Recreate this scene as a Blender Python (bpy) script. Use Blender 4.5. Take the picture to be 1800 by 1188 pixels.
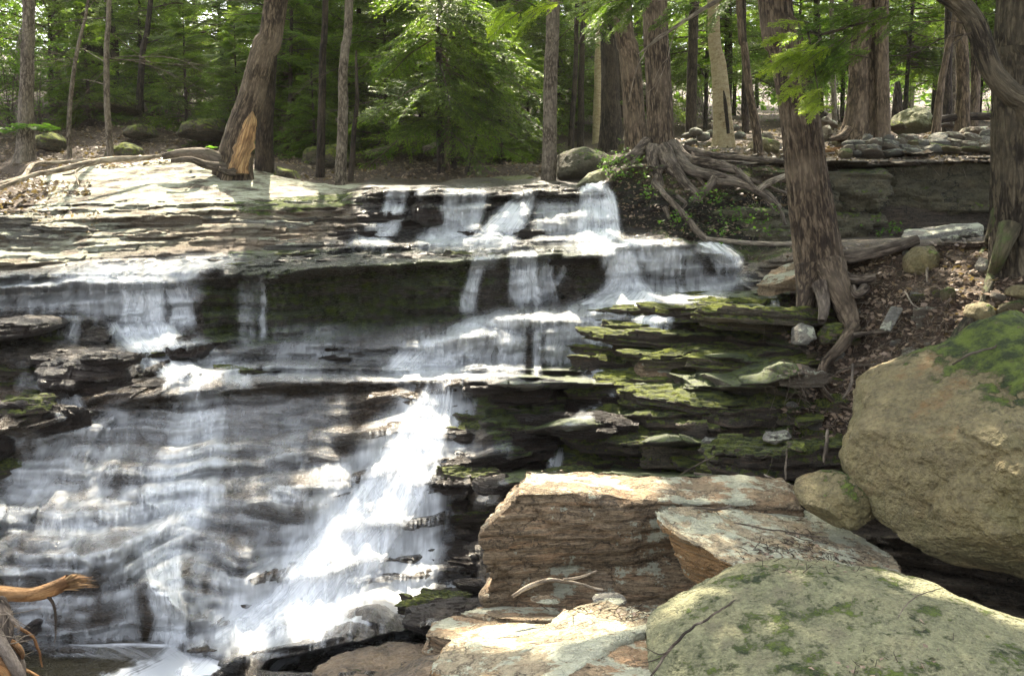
import bpy, bmesh, math, random
import numpy as np
from mathutils import Vector
scene = bpy.context.scene
for o in list(bpy.data.objects): bpy.data.objects.remove(o)
C = scene.collection
R = math.radians
# ------------------------------------------------------------------ camera, sky, sun, exposure
H_CAM = 3.4; PITCH = math.atan(194/1750); F = 1750.0
cam = bpy.data.objects.new('camera', bpy.data.cameras.new('camera')); C.objects.link(cam)
cam.data.sensor_width = 36; cam.data.lens = 35; cam.data.clip_start = 0.05; cam.data.clip_end = 2000
cam.location = (0, 0, H_CAM); cam.rotation_euler = (R(90)-PITCH, 0, 0)
scene.camera = cam
SUN_EL = R(50); SUN_AZ = R(-8)          # azimuth measured from +Y towards +X
SUN = np.array([math.sin(SUN_AZ)*math.cos(SUN_EL), math.cos(SUN_AZ)*math.cos(SUN_EL), math.sin(SUN_EL)])
w = bpy.data.worlds.new('World'); scene.world = w; w.use_nodes = True
nt = w.node_tree; bg = nt.nodes['Background']
sky = nt.nodes.new('ShaderNodeTexSky'); sky.sky_type = 'NISHITA'; sky.sun_disc = False
sky.sun_elevation = SUN_EL; sky.sun_rotation = SUN_AZ; sky.air_density = 1.0; sky.dust_density = 3.0; sky.ozone_density = 0.6
nt.links.new(sky.outputs[0], bg.inputs[0]); bg.inputs[1].default_value = 0.15
hs = nt.nodes.new('ShaderNodeHueSaturation'); hs.inputs['Saturation'].default_value = 0.32   # thin white cloud
nt.links.new(sky.outputs[0], hs.inputs['Color']); nt.links.new(hs.outputs[0], bg.inputs[0])
sl = bpy.data.lights.new('sun', 'SUN'); sl.energy = 5.0; sl.angle = R(0.53); sl.color = (1, 0.89, 0.70)
so = bpy.data.objects.new('sun', sl); C.objects.link(so)
so.rotation_euler = Vector(SUN.tolist()).to_track_quat('Z', 'Y').to_euler()
scene.view_settings.view_transform = 'Standard'; scene.view_settings.look = 'None'
scene.view_settings.exposure = 2.3; scene.view_settings.gamma = 1
scene.cycles.max_bounces = 8; scene.cycles.transparent_max_bounces = 24
scene.cycles.diffuse_bounces = 4; scene.cycles.glossy_bounces = 2; scene.cycles.use_denoising = True
scene.cycles.sample_clamp_indirect = 6

# ------------------------------------------------------------------ helpers
CT, ST = math.cos(PITCH), math.sin(PITCH)
def unp(px, py, Y):
    px = np.asarray(px, float); py = np.asarray(py, float); Y = np.asarray(Y, float)
    cx = (px-900)/F; cy = (594-py)/F
    t = Y/(CT + cy*ST)
    return np.stack([cx*t, Y+0*t, H_CAM + (-ST + cy*CT)*t], -1)
def P(px, py, Y): return unp(px, py, Y)
def PL(*pts): return [unp(*p) for p in pts]

def _h(ix, iy, iz, s):
    n = (ix*374761393 + iy*668265263 + iz*2147483647 + s*1274126177) & 0xffffffff
    n = ((n ^ (n >> 13))*1274126177) & 0xffffffff
    n = ((n ^ (n >> 16))*2246822519) & 0xffffffff
    return ((n ^ (n >> 15)) & 0xffff)/65535.0
def vnoise(x, y, z=0.0, s=0):
    x, y, z = np.broadcast_arrays(np.asarray(x, float), np.asarray(y, float), np.asarray(z, float))
    fx, fy, fz = np.floor(x), np.floor(y), np.floor(z)
    ix, iy, iz = fx.astype(np.int64), fy.astype(np.int64), fz.astype(np.int64)
    tx, ty, tz = x-fx, y-fy, z-fz
    tx = tx*tx*(3-2*tx); ty = ty*ty*(3-2*ty); tz = tz*tz*(3-2*tz)
    out = 0
    for a in (0, 1):
        wx = tx if a else 1-tx
        for b in (0, 1):
            wy = ty if b else 1-ty
            for c in (0, 1):
                wz = tz if c else 1-tz
                out = out + wx*wy*wz*_h(ix+a, iy+b, iz+c, s)
    return out*2-1
def fbm(x, y, z=0.0, o=4, s=0, g=0.5):
    v = 0; a = 1.0; t = 0; f = 1.0
    for i in range(o):
        v = v + a*vnoise(np.asarray(x)*f, np.asarray(y)*f, np.asarray(z)*f, s+i*17); t += a; a *= g; f *= 2.03
    return v/t
def hash1(a, b=0, s=0): return _h(np.asarray(a, np.int64), np.asarray(b, np.int64), np.int64(7), s)
def smooth(e0, e1, x): t = np.clip((x-e0)/(e1-e0), 0, 1); return t*t*(3-2*t)

def mesh_np(name, V, faces, smooth_=True, uv=None, attrs=None):
    """V (n,3); faces (m,k) int array (k = 3 or 4), or a list of such arrays"""
    if V.shape[1] == 6: attrs = dict(attrs or {}, bk=V[:, 3:]); V = V[:, :3]
    me = bpy.data.meshes.new(name)
    fl = faces if isinstance(faces, list) else [faces]
    fl = [np.asarray(f, np.int32) for f in fl if len(f)]
    nl = sum(f.size for f in fl); nf = sum(len(f) for f in fl)
    me.vertices.add(len(V)); me.vertices.foreach_set('co', np.ascontiguousarray(V, np.float32).ravel())
    me.loops.add(nl); me.loops.foreach_set('vertex_index', np.concatenate([f.ravel() for f in fl]))
    st = []; c = 0
    for f in fl:
        st.append(c + np.arange(len(f))*f.shape[1]); c += f.size
    me.polygons.add(nf); me.polygons.foreach_set('loop_start', np.concatenate(st).astype(np.int32))
    me.polygons.foreach_set('use_smooth', np.full(nf, smooth_, bool))
    me.update(calc_edges=True)
    if attrs:
        for k, a in attrs.items():
            a = np.asarray(a, np.float32)
            if a.ndim == 1:
                at = me.attributes.new(k, 'FLOAT', 'POINT'); at.data.foreach_set('value', a)
            else:
                at = me.attributes.new(k, 'FLOAT_VECTOR', 'POINT'); at.data.foreach_set('vector', a.ravel())
    return me
def link(name, me, mat=None, parent=None, loc=None):
    o = bpy.data.objects.new(name, me); C.objects.link(o)
    if mat is not None and me is not None and not me.materials: me.materials.append(mat)
    if parent is not None: o.parent = parent
    if loc is not None: o.location = loc
    return o
def tag(o, label=None, cat=None, group=None, kind=None):
    if label: o['label'] = label
    if cat: o['category'] = cat
    if group: o['group'] = group
    if kind: o['kind'] = kind
    return o
def thing(name, loc, label, cat, group=None):
    o = bpy.data.objects.new(name, None); C.objects.link(o); o.location = tuple(map(float, loc)); o.empty_display_size = .2
    return tag(o, label, cat, group)
def grid_faces(nr, nc, mask=None, wrap=False):
    r = np.arange(nr-1)[:, None]; c = np.arange(nc if wrap else nc-1)[None, :]
    c2 = (c+1) % nc
    a = r*nc+c; b = r*nc+c2; d = (r+1)*nc+c; e = (r+1)*nc+c2
    f = np.stack([a, b, e, d], -1)
    if mask is not None: f = f[mask]
    return f.reshape(-1, 4)

# ------------------------------------------------------------------ node helpers
class NB:
    def __init__(s, name):
        s.m = bpy.data.materials.new(name); s.m.use_nodes = True; s.t = s.m.node_tree; s.t.nodes.clear()
        s.out = s.n('OutputMaterial')
    def n(s, kind, **kw):
        nd = s.t.nodes.new('ShaderNode'+kind)
        for k, v in kw.items(): setattr(nd, k, v)
        return nd
    def set(s, sock, v):
        if hasattr(v, 'is_output') or isinstance(v, bpy.types.NodeSocket): s.t.links.new(v, sock)
        elif isinstance(v, (tuple, list)) and len(v) == 3 and sock.type == 'RGBA': sock.default_value = (*v, 1)
        else: sock.default_value = v
    def obj(s): return s.n('TexCoord').outputs['Object']
    def attr(s, name, o='Fac'): return s.n('Attribute', attribute_name=name).outputs[o]
    def map(s, v, scale=(1, 1, 1), loc=(0, 0, 0), rot=(0, 0, 0)):
        m = s.n('Mapping'); s.set(m.inputs[0], v); m.inputs[1].default_value = loc; m.inputs[2].default_value = rot; m.inputs[3].default_value = scale
        return m.outputs[0]
    def noise(s, v, scale, detail=4, rough=.55, dist=0, out=0):
        m = s.n('TexNoise'); s.set(m.inputs['Vector'], v); m.inputs['Scale'].default_value = scale; m.inputs['Detail'].default_value = detail
        m.inputs['Roughness'].default_value = rough; m.inputs['Distortion'].default_value = dist
        return m.outputs[out]
    def vor(s, v, scale, feature='F1', out='Distance', rnd=1):
        m = s.n('TexVoronoi', feature=feature); s.set(m.inputs['Vector'], v); m.inputs['Scale'].default_value = scale
        m.inputs['Randomness'].default_value = rnd
        return m.outputs[out]
    def math(s, op, a, b=None, c=None, clamp=False):
        m = s.n('Math', operation=op, use_clamp=clamp); s.set(m.inputs[0], a)
        if b is not None: s.set(m.inputs[1], b)
        if c is not None: s.set(m.inputs[2], c)
        return m.outputs[0]
    def ramp(s, v, a, b, lo=0.0, hi=1.0):
        m = s.n('MapRange', interpolation_type='SMOOTHSTEP'); s.set(m.inputs[0], v)
        m.inputs[1].default_value = a; m.inputs[2].default_value = b; m.inputs[3].default_value = lo; m.inputs[4].default_value = hi
        return m.outputs[0]
    def cr(s, v, stops):
        m = s.n('ValToRGB'); s.set(m.inputs[0], v); e = m.color_ramp.elements
        while len(e) < len(stops): e.new(0.5)
        for i, (p, c) in enumerate(stops): e[i].position = p; e[i].color = (*c, 1)
        return m.outputs[0]
    def mix(s, f, a, b, mode='MIX'):
        m = s.n('Mix', data_type='RGBA', blend_type=mode); s.set(m.inputs[0], f); s.set(m.inputs[6], a); s.set(m.inputs[7], b)
        return m.outputs[2]
    def bump(s, h, strength=.5, dist=.02, normal=None):
        m = s.n('Bump'); s.set(m.inputs['Height'], h); m.inputs['Strength'].default_value = strength; m.inputs['Distance'].default_value = dist
        if normal is not None: s.set(m.inputs['Normal'], normal)
        return m.outputs[0]
    def pr(s, color, rough=.8, normal=None, spec=.5, **kw):
        m = s.n('BsdfPrincipled'); s.set(m.inputs['Base Color'], color); s.set(m.inputs['Roughness'], rough)
        s.set(m.inputs['Specular IOR Level'], spec)
        if normal is not None: s.set(m.inputs['Normal'], normal)
        return m.outputs[0]
    def fin(s, sh): s.t.links.new(sh, s.out.inputs[0]); return s.m
    def nz(s):
        g = s.n('NewGeometry'); x = s.n('SeparateXYZ'); s.set(x.inputs[0], g.outputs['Normal']); return x.outputs[2]
    def rnd(s): return s.n('ObjectInfo').outputs['Random']

def rock_mat(name, base, dark, warm, moss=.3, wet=.0, pale=.0, strata=1.0, attrs=False, lichen=0.0, cr_=1.0, edge=None, mdir=None, big=None, pits=0, mosscol=((.022, .034, .007), (.12, .16, .02)), sc=1.0):
    b = NB(name); v = b.obj()
    sv = b.map(v, (1.1*sc, 1.1*sc, 9*strata*sc + .6))
    n1 = b.noise(sv, 1.6, 6, .6)
    n2 = b.noise(v, 3.5*sc, 5, .6)
    n3 = b.noise(v, 38*sc, 4, .7)
    n4 = b.noise(b.map(v, (1, 1, 5*strata+.6)), 13*sc, 5, .65)
    col = b.cr(n1, [(.3, dark), (.48, base), (.62, warm), (.78, tuple(min(1, c*1.25) for c in base))])
    col = b.mix(b.ramp(n2, .35, .7), col, b.mix(.5, col, dark), 'MIX')
    col = b.mix(b.ramp(n4, .35, .65, .0, .55), col, dark)
    vm = b.n('VectorMath', operation='ADD'); b.set(vm.inputs[0], b.map(v, (1, 1, 1+strata*1.6))); b.set(vm.inputs[1], b.mix(1.0, (0, 0, 0), b.noise(v, 2.5*sc, 5, .65, out=1), 'ADD'))
    ce = b.vor(vm.outputs[0], 1.1*sc, 'DISTANCE_TO_EDGE'); ce2 = b.vor(vm.outputs[0], 3.7*sc, 'DISTANCE_TO_EDGE')
    crk = b.math('MULTIPLY', b.ramp(ce, .0, .022, 1-cr_, 1), b.ramp(ce2, .0, .03, 1-.55*cr_, 1))
    ln = b.math('ABSOLUTE', b.math('SUBTRACT', b.noise(b.map(v, (.7, .7, 8*strata+.3)), 2.4*sc, 5, .6), .5))
    crk = b.math('MULTIPLY', crk, b.ramp(ln, 0, .03, 1-.8*min(1, strata), 1))
    col = b.mix(b.math('SUBTRACT', 1.0, crk), col, tuple(c*.35 for c in dark))
    col = b.mix(b.ramp(n3, .35, .75, 0, .5), col, tuple(c*1.5 for c in base))
    if big:
        bn = b.noise(v, .9*sc, 7, .68); col = b.mix(b.ramp(bn, .5, .6, 0, .75), col, b.mix(.5, b.mix(n4, big[0], tuple(c*.5 for c in big[0])), col)); col = b.mix(b.ramp(bn, .42, .36, 0, .8), col, b.mix(n3, big[1], tuple(c*.45 for c in big[1])))
        col = b.mix(b.ramp(b.noise(v, 24, 5, .75), .52, .62, 0, .55), col, tuple(c*.4 for c in base))
    if attrs:
        a = b.n('SeparateXYZ'); b.set(a.inputs[0], b.attr('mask', 'Vector')); wetA, mossA, litA = a.outputs
        p = b.n('SeparateXYZ'); b.set(p.inputs[0], b.attr('mask2', 'Vector')); paleA, rustA, darkA = p.outputs
        palecol = b.cr(b.noise(b.map(v, (1, 1, 3)), 7, 6, .7), [(.3, (.22, .21, .15)), (.46, (.38, .38, .28)), (.66, (.58, .58, .47))])
        col = b.mix(b.math('MULTIPLY', paleA, b.ramp(b.noise(b.map(v, (.5, .5, 2.5)), 4, 5, .65), .38, .56), clamp=True), col, palecol)
        col = b.mix(b.math('MULTIPLY', rustA, b.ramp(n2, .3, .6, .2, .9), clamp=True), col, (.21, .135, .075))
    else: mossA, wetA = moss, wet
    if edge: col = b.mix(b.math('MULTIPLY', b.ramp(b.math('ABSOLUTE', b.nz()), .75, .45), b.ramp(n2, .2, .5, .45, .95)), col, b.mix(n4, edge, tuple(c*.35 for c in edge)))
    nz = b.nz()
    if mdir:
        x_ = b.n('SeparateXYZ'); b.set(x_.inputs[0], v); dd_ = b.math('ADD', b.math('MULTIPLY', x_.outputs[0], mdir[0]), b.math('MULTIPLY', x_.outputs[2], mdir[1]))
        mossA = b.math('ADD', mossA, b.ramp(dd_, mdir[2], mdir[2]+1.1, 0, mdir[3]))
    mn = b.math('ADD', b.math('MULTIPLY', b.noise(v, 3.5*sc, 5, .7), .6), b.math('MULTIPLY', b.noise(v, 15*sc, 5, .7), .42))
    mm = b.math('ADD', b.math('MULTIPLY', nz, .22), b.math('ADD', mn, b.math('SUBTRACT', mossA, .62)))
    mm = b.ramp(mm, .45, .52)
    mf = b.noise(v, 60*sc, 3, .7)
    mcol = b.mix(b.ramp(b.math('ADD', b.noise(v, 9, 3), b.math('MULTIPLY', mf, .35)), .5, .85), mosscol[0], mosscol[1])
    if lichen > 0:
        lc = b.noise(v, 2.6*sc, 7, .75)
        col = b.mix(b.math('MULTIPLY', b.ramp(b.math('ADD', lc, b.math('MULTIPLY', nz, .08)), .63-.2*lichen, .67-.2*lichen), .85), col, b.mix(mf, (.36, .37, .25), (.5, .5, .4)))
        col = b.mix(b.ramp(b.vor(v, 2.3*sc, 'SMOOTH_F1'), .16, .13, 0, .35*lichen), col, (.5, .5, .42))
    col = b.mix(mm, col, mcol)
    if attrs:
        lit = b.math('MULTIPLY', litA, 1.0)
        lcol = b.cr(b.noise(v, 26, 5, .75), [(.3, (.018, .012, .008)), (.47, (.05, .032, .02)), (.6, (.12, .075, .045)), (.72, (.22, .15, .1))])
        lm = b.ramp(b.math('ADD', lit, b.math('MULTIPLY', b.math('SUBTRACT', mn, .5), 1.1)), .4, .55)
        col = b.mix(lm, col, lcol)
        wetm = b.math('MULTIPLY', wetA, b.ramp(n2, .2, .45, .75, 1), clamp=True)
        col = b.mix(b.math('MULTIPLY', b.math('MULTIPLY', wetm, b.math('SUBTRACT', 1.0, b.math('MULTIPLY', mm, .75))), b.math('SUBTRACT', .5, b.math('MULTIPLY', rustA, .3))), col, (.012, .010, .009), 'MIX')
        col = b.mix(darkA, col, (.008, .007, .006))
        rough = b.math('SUBTRACT', .85, b.math('MULTIPLY', wetm, b.ramp(n4, .35, .65, .5, .7)))
        rough = b.math('ADD', rough, b.math('MULTIPLY', b.math('MULTIPLY', mm, b.math('SUBTRACT', 1.0, wetm)), .25), clamp=True)
    else:
        col = b.mix(wet*.8, col, (.012, .010, .009))
        rough = b.math('ADD', .85-.62*wet, b.math('MULTIPLY', mm, .2), clamp=True)
    h = b.math('ADD', b.math('MULTIPLY', n4, 1.0), b.math('MULTIPLY', n3, .35))
    h = b.math('ADD', h, b.math('MULTIPLY', b.noise(b.map(v, (1, 1, 7*strata+.6)), 30*sc, 4, .7), .5))
    h = b.math('ADD', h, b.math('MULTIPLY', mm, b.math('ADD', b.math('MULTIPLY', mf, 1.8 if attrs else 1.0), .2)))
    h = b.math('ADD', h, b.math('MULTIPLY', crk, .5)); h = b.math('ADD', h, b.math('MULTIPLY', b.ramp(b.vor(vm.outputs[0], 9*sc, 'F1'), 0, .8), .35))
    if pits: h = b.math('ADD', h, b.math('MULTIPLY', b.ramp(b.vor(v, 30, 'SMOOTH_F1'), 0, .35), .5)); h = b.math('ADD', h, b.math('MULTIPLY', b.noise(v, 5, 5, .6), 1.4))
    elif big: h = b.math('ADD', h, b.math('MULTIPLY', b.noise(v, 3, 6, .65), 2.6))
    nrm = b.bump(h, .95, .05/sc)
    return b.fin(b.pr(col, rough, nrm, .5 if not attrs else b.math('ADD', .4, b.math('MULTIPLY', wetm, .5))))

def bark_mat(name, c1, c2, c3, vs=1.0, moss=0.0, plates=1.0, birch=False):
    b = NB(name); v = b.attr('bk', 'Vector')
    sv = b.map(v, (11, 11, 2.4*vs))
    n1 = b.math('ADD', b.math('MULTIPLY', b.noise(sv, 2.0, 6, .68, .5), .92), b.math('MULTIPLY', b.ramp(b.vor(b.map(v, (9, 9, 2.2*vs)), 2.2, 'DISTANCE_TO_EDGE'), 0, .22), .09)); n1 = b.math('SUBTRACT', n1, .035); n2 = b.noise(v, 2.0, 4, .6); n3 = b.noise(b.map(v, (1, 1, .4)), 60, 3, .7)
    if birch:
        bn = b.noise(b.map(v, (3.5, 3.5, 7)), 2.5, 6, .7)
        col = b.cr(bn, [(.3, c1), (.42, c2), (.6, c3), (.8, c2)])
        n1 = bn
    else:
        col = b.cr(n1, [(.38, tuple(x*.5 for x in c1)), (.46, c1), (.54, c2), (.7, c3)])
    col = b.mix(b.ramp(n2, .4, .7, 0, .5), col, c3)
    col = b.mix(b.ramp(n3, .3, .8, 0, .35), col, c1)
    if moss > 0:
        mm = b.ramp(b.math('ADD', b.noise(v, 4, 6, .7), moss-.5), .42, .6)
        mcol = b.mix(b.noise(v, 50, 3), (.03, .05, .012), (.12, .15, .05))
        col = b.mix(mm, col, mcol)
    hh = b.math('ADD', b.math('MULTIPLY', n1, 1.2), b.math('MULTIPLY', n3, .4))
    return b.fin(b.pr(col, .9, b.bump(hh, 1.0, .055*plates), .3))
def leaf_mat(name, c1, c2, trans=.45, hue=.0, tc=None, rough=.5):
    b = NB(name); v = b.obj()
    col = b.mix(b.ramp(b.noise(v, 1.3, 3), .35, .65), c1, c2)
    col = b.mix(b.math('MULTIPLY', b.attr('tip'), .8), col, tuple(min(1, c*1.9) for c in c2))
    col = b.mix(b.math('MULTIPLY', b.rnd(), .35), col, c1)
    d = b.pr(col, rough, None, .35)
    t = b.n('BsdfTranslucent'); b.set(t.inputs[0], b.mix(1.0, col, tc or (1.0, 1.0, .35), 'MULTIPLY') if True else col)
    mcol = b.n('Mix', data_type='RGBA', blend_type='ADD')
    m = b.n('MixShader'); m.inputs[0].default_value = trans
    b.t.links.new(d, m.inputs[1]); b.t.links.new(t.outputs[0], m.inputs[2])
    # translucent colour is the leaf colour, a little yellower and brighter
    g = b.mix(1.0, col, (1.7, 1.8, .7), 'MULTIPLY'); b.t.links.new(g, t.inputs[0])
    return b.fin(m.outputs[0])

M = {}
M['ground'] = rock_mat('ground_rock', (.14, .11, .08), (.04, .032, .025), (.22, .16, .105), attrs=True)
M['outcrop'] = rock_mat('outcrop_rock', (.30, .22, .13), (.12, .08, .045), (.38, .22, .11), moss=.06, strata=1.6, lichen=.25)
M['slab'] = rock_mat('slab_rock', (.34, .29, .19), (.17, .12, .07), (.38, .24, .11), edge=(.46, .26, .10), moss=.02, strata=.8, lichen=.35)
M['boulder'] = rock_mat('boulder_rock', (.20, .165, .078), (.085, .065, .032), (.22, .15, .065), moss=.19, mdir=(.75, .9, -.45, .33), strata=.12, lichen=.0, big=((.16, .16, .06), (.24, .135, .05)), sc=.7, cr_=.25)
M['boulder2'] = rock_mat('lichen_boulder_rock', (.22, .215, .115), (.09, .09, .045), (.25, .225, .12), moss=.325, strata=.12, lichen=.0, pits=1, big=((.30, .30, .19), (.19, .17, .10)), sc=1.1, cr_=.1)
M['wetrock'] = rock_mat('wet_rock', (.09, .06, .045), (.03, .022, .018), (.13, .075, .045), moss=.02, wet=.75, strata=1.0)
M['mossrock'] = rock_mat('mossy_rock', (.15, .125, .08), (.05, .04, .025), (.2, .14, .08), moss=.5, strata=1.2, mosscol=((.035, .048, .008), (.2, .23, .025)))
M['wetmoss'] = rock_mat('wet_mossy_rock', (.10, .075, .05), (.035, .026, .018), (.15, .09, .05), moss=.48, wet=.2, strata=1.4, mosscol=((.03, .042, .008), (.17, .2, .022)))
M['ledgewet'] = rock_mat('wet_brown_ledge_rock', (.2, .14, .085), (.07, .048, .03), (.27, .18, .10), moss=.26, wet=.35, strata=.7)
M['greyrock'] = rock_mat('grey_rock', (.2, .19, .165), (.09, .085, .07), (.24, .2, .15), moss=.06, strata=.4, lichen=.2, cr_=.4)
M['wallrock'] = rock_mat('wall_rock', (.20, .165, .12), (.09, .07, .05), (.25, .19, .13), moss=.04, cr_=.4, strata=.5, lichen=.2)
M['facerock'] = rock_mat('quarry_face_rock', (.095, .085, .05), (.04, .035, .022), (.13, .10, .055), moss=.40, strata=.25, sc=.7)
M['bark'] = bark_mat('hemlock_bark', (.05, .034, .023), (.14, .103, .068), (.26, .2, .14))
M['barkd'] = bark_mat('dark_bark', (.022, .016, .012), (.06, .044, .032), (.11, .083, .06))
M['barkw'] = bark_mat('warm_bark', (.065, .046, .03), (.165, .118, .075), (.28, .21, .145))
M['barkm'] = bark_mat('mossy_bark', (.035, .027, .018), (.10, .08, .05), (.18, .15, .1), moss=.12)
M['barkg'] = bark_mat('grey_bark', (.09, .07, .052), (.2, .165, .125), (.33, .28, .22), vs=1.6)
M['birch'] = bark_mat('birch_bark', (.10, .07, .04), (.36, .28, .15), (.5, .42, .26), birch=True)
M['barkmoss'] = bark_mat('thick_moss_bark', (.035, .03, .018), (.10, .08, .05), (.16, .14, .08), moss=.42)
M['root'] = bark_mat('root_bark', (.055, .04, .03), (.15, .115, .085), (.3, .25, .2), moss=.04)
M['dead'] = bark_mat('dead_wood', (.17, .135, .1), (.36, .3, .225), (.56, .49, .39))
M['brokenwood'] = bark_mat('broken_wood', (.16, .07, .025), (.38, .19, .07), (.6, .38, .18))
M['scar'] = bark_mat('bare_wood', (.20, .11, .05), (.42, .25, .11), (.6, .42, .22), vs=.6)
M['twig'] = bark_mat('twig_bark', (.05, .036, .026), (.13, .10, .075), (.24, .2, .15))
M['hem'] = leaf_mat('hemlock_needles', (.052, .094, .02), (.13, .185, .034), .55)
M['hemb'] = leaf_mat('bright_hemlock_needles', (.14, .2, .025), (.24, .3, .04), .6)
M['broad'] = leaf_mat('broad_leaves', (.045, .085, .018), (.09, .15, .03), .55)
M['fern'] = leaf_mat('fern_leaves', (.04, .09, .015), (.09, .17, .03), .5)
M['litter'] = leaf_mat('dead_leaves', (.085, .058, .04), (.23, .165, .12), .15)
# ------------------------------------------------------------------ terrain
# each contour: (screen column, row, distance) control points, from the foot of the falls up to the far forest
LINES = [
 [(-500,1330,6.8),(0,1330,6.8),(560,1330,6.8),(1000,1330,6.4),(2300,1330,5.6)],
 [(-500,1200,7.95),(0,1200,7.95),(300,1200,7.95),(560,1185,7.6),(800,1180,7.2),(1000,1200,7.2),(2300,1180,6.4)],
 [(-500,1134,8.3),(0,1132,8.3),(260,1135,8.3),(420,1155,8.1),(560,1132,8.3),(700,1100,8.4),(850,1075,8.6),(1000,1060,8.7),(1400,1050,8.2),(2300,1090,6.8)],
 [(-500,1012,8.7),(0,1006,8.65),(120,1004,8.55),(210,1016,8.5),(275,1040,8.6),(330,1085,8.6),(420,1100,8.5),(560,1070,8.7),(700,1040,8.9),(850,1010,9.1),(1000,975,9.3),(1400,950,8.9),(2300,950,7.2)],
 [(-500,997,8.85),(0,996,8.8),(120,994,8.72),(210,1006,8.66),(330,1070,8.7),(420,1080,8.65),(560,1050,8.85),(700,1020,9.05),(850,990,9.3),(1000,955,9.7),(1400,930,9.2),(2300,930,7.4)],
 [(-500,880,9.9),(0,880,9.9),(200,872,9.9),(400,880,9.9),(600,862,9.95),(800,850,10.1),(1000,848,10.3),(1250,850,10.2),(1400,850,9.3),(1600,850,8.5),(2300,850,7.6)],
 [(-500,861,10.02),(0,861,10.02),(200,854,10.02),(400,862,10.02),(600,846,10.06),(800,836,10.2),(1000,836,10.7),(1250,838,10.5),(1400,838,9.5),(1600,830,8.7),(2300,820,7.8)],
 [(-500,760,11),(0,756,11),(150,720,11.2),(300,690,11.4),(500,672,11.6),(800,668,11.7),(900,668,11.8),(1000,675,11.9),(1200,680,11.7),(1350,670,11),(1450,660,10.4),(1600,640,9.7),(1800,600,8.8),(2300,560,8)],
 [(-500,730,11.8),(0,720,11.8),(150,690,12),(300,664,12.3),(500,656,12.6),(800,657,12.7),(900,655,12.8),(1000,658,12.9),(1200,655,12.5),(1350,640,11.8),(1450,625,11),(1600,600,10.1),(1800,560,9.2),(2300,520,8.4)],
 [(-500,640,12.2),(0,650,12.1),(150,640,12.3),(300,646,12.6),(450,640,12.95),(600,632,13.0),(700,622,12.98),(760,608,12.98),(820,592,13.0),(900,578,13.1),(1000,572,13.15),(1100,556,13.1),(1200,545,13.0),(1350,560,12.6),(1450,570,11.3),(1600,550,10.4),(1800,520,9.5),(2300,480,8.7)],
 [(-500,600,13),(0,590,13),(200,580,13.2),(290,590,13.2),(340,606,13.2),(450,608,13.3),(600,588,13.7),(800,554,14.1),(900,547,14.2),(1050,525,14.2),(1150,510,14.2),(1300,484,14.3),(1370,500,13.6),(1450,520,11.6),(1600,500,10.8),(1800,480,9.8),(2300,440,9)],
 [(-500,503,13.5),(0,507,13.5),(150,500,13.6),(300,496,13.6),(350,492,13.5),(500,478,13.6),(700,463,14),(850,452,14.3),(950,448,14.4),(1060,442,14.4),(1120,430,14.4),(1200,426,14.5),(1270,444,14.4),(1310,474,14.4),(1370,462,14),(1450,442,12.2),(1600,432,11.5),(1700,425,11),(1800,420,10.2),(2300,390,9.5)],
 [(-500,470,15),(0,472,15),(200,462,15),(400,454,15.2),(600,440,15.7),(800,433,16),(1060,424,16),(1200,420,15.4),(1290,436,15.2),(1330,440,15.3),(1400,432,15.8),(1500,417,16.6),(1750,416,16.4),(1900,400,14),(2300,380,12)],
 [(-500,400,16.5),(0,385,16.5),(300,372,16.8),(500,366,17),(600,362,17.2),(640,345,17.2),(700,334,17.2),(900,338,17.3),(1000,337,17.3),(1055,333,17.3),(1075,310,16.9),(1110,295,16.9),(1200,292,16.9),(1380,302,17),(1460,292,17.1),(1750,286,17),(2300,280,15)],
 [(-500,300,21),(0,300,21),(100,287,20.5),(250,283,20),(350,290,19.7),(450,311,19.5),(600,328,19.5),(700,324,19.7),(900,323,19.7),(1050,318,19.5),(1100,278,18.5),(1250,262,19.5),(1400,264,20),(1500,262,18.5),(1750,262,18.5),(2300,260,18)],
 [(-500,262,24),(0,262,24),(200,250,24),(400,270,24),(600,298,24),(800,292,25),(950,287,25),(1100,256,24),(1300,240,26),(1500,228,27),(1800,228,27),(2300,228,27)],
 [(-500,180,32),(0,186,32),(200,180,31),(350,210,32),(600,222,34),(900,215,36),(1100,212,38),(1400,205,42),(1800,208,42),(2300,205,42)],
 [(-500,120,80),(0,125,80),(300,135,80),(600,150,85),(900,165,90),(1400,185,100),(2300,190,100)],
 [(-500,90,400),(0,95,400),(600,110,400),(1400,150,400),(2300,160,400)],
]
pxs = np.arange(-500, 2301, 2.0); pys = np.concatenate([np.arange(1330, 200, -1.7), np.arange(200, 88, -2.5)])
nc, nr = len(pxs), len(pys)
LP = []; LY = []
for i, L in enumerate(LINES):
    a = np.array(L, float)
    amp = 5.0 if 2 <= i <= 14 else 2.0
    if i == 14: amp = 2
    if i == 11: amp = 9
    if i in (3, 4, 5, 6): amp = 8
    LP.append(np.interp(pxs, a[:, 0], a[:, 1]) + amp*fbm(pxs/(70 if i != 11 else 38), i*3.3, o=5, s=i))
    LY.append(np.interp(pxs, a[:, 0], a[:, 2]) + .12*fbm(pxs/110, i*7.3+50, o=3, s=i)*(1 if i < 14 else .3))
LP = np.array(LP); LY = np.array(LY)
for i in range(1, len(LP)): LP[i] = np.minimum(LP[i], LP[i-1]-1.5)
Yg = np.empty((nr, nc))
for c in range(nc): Yg[:, c] = np.interp(-pys, -LP[:, c], LY[:, c])
PX, PY = np.meshgrid(pxs, pys)
B0 = unp(PX, PY, Yg)
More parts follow.
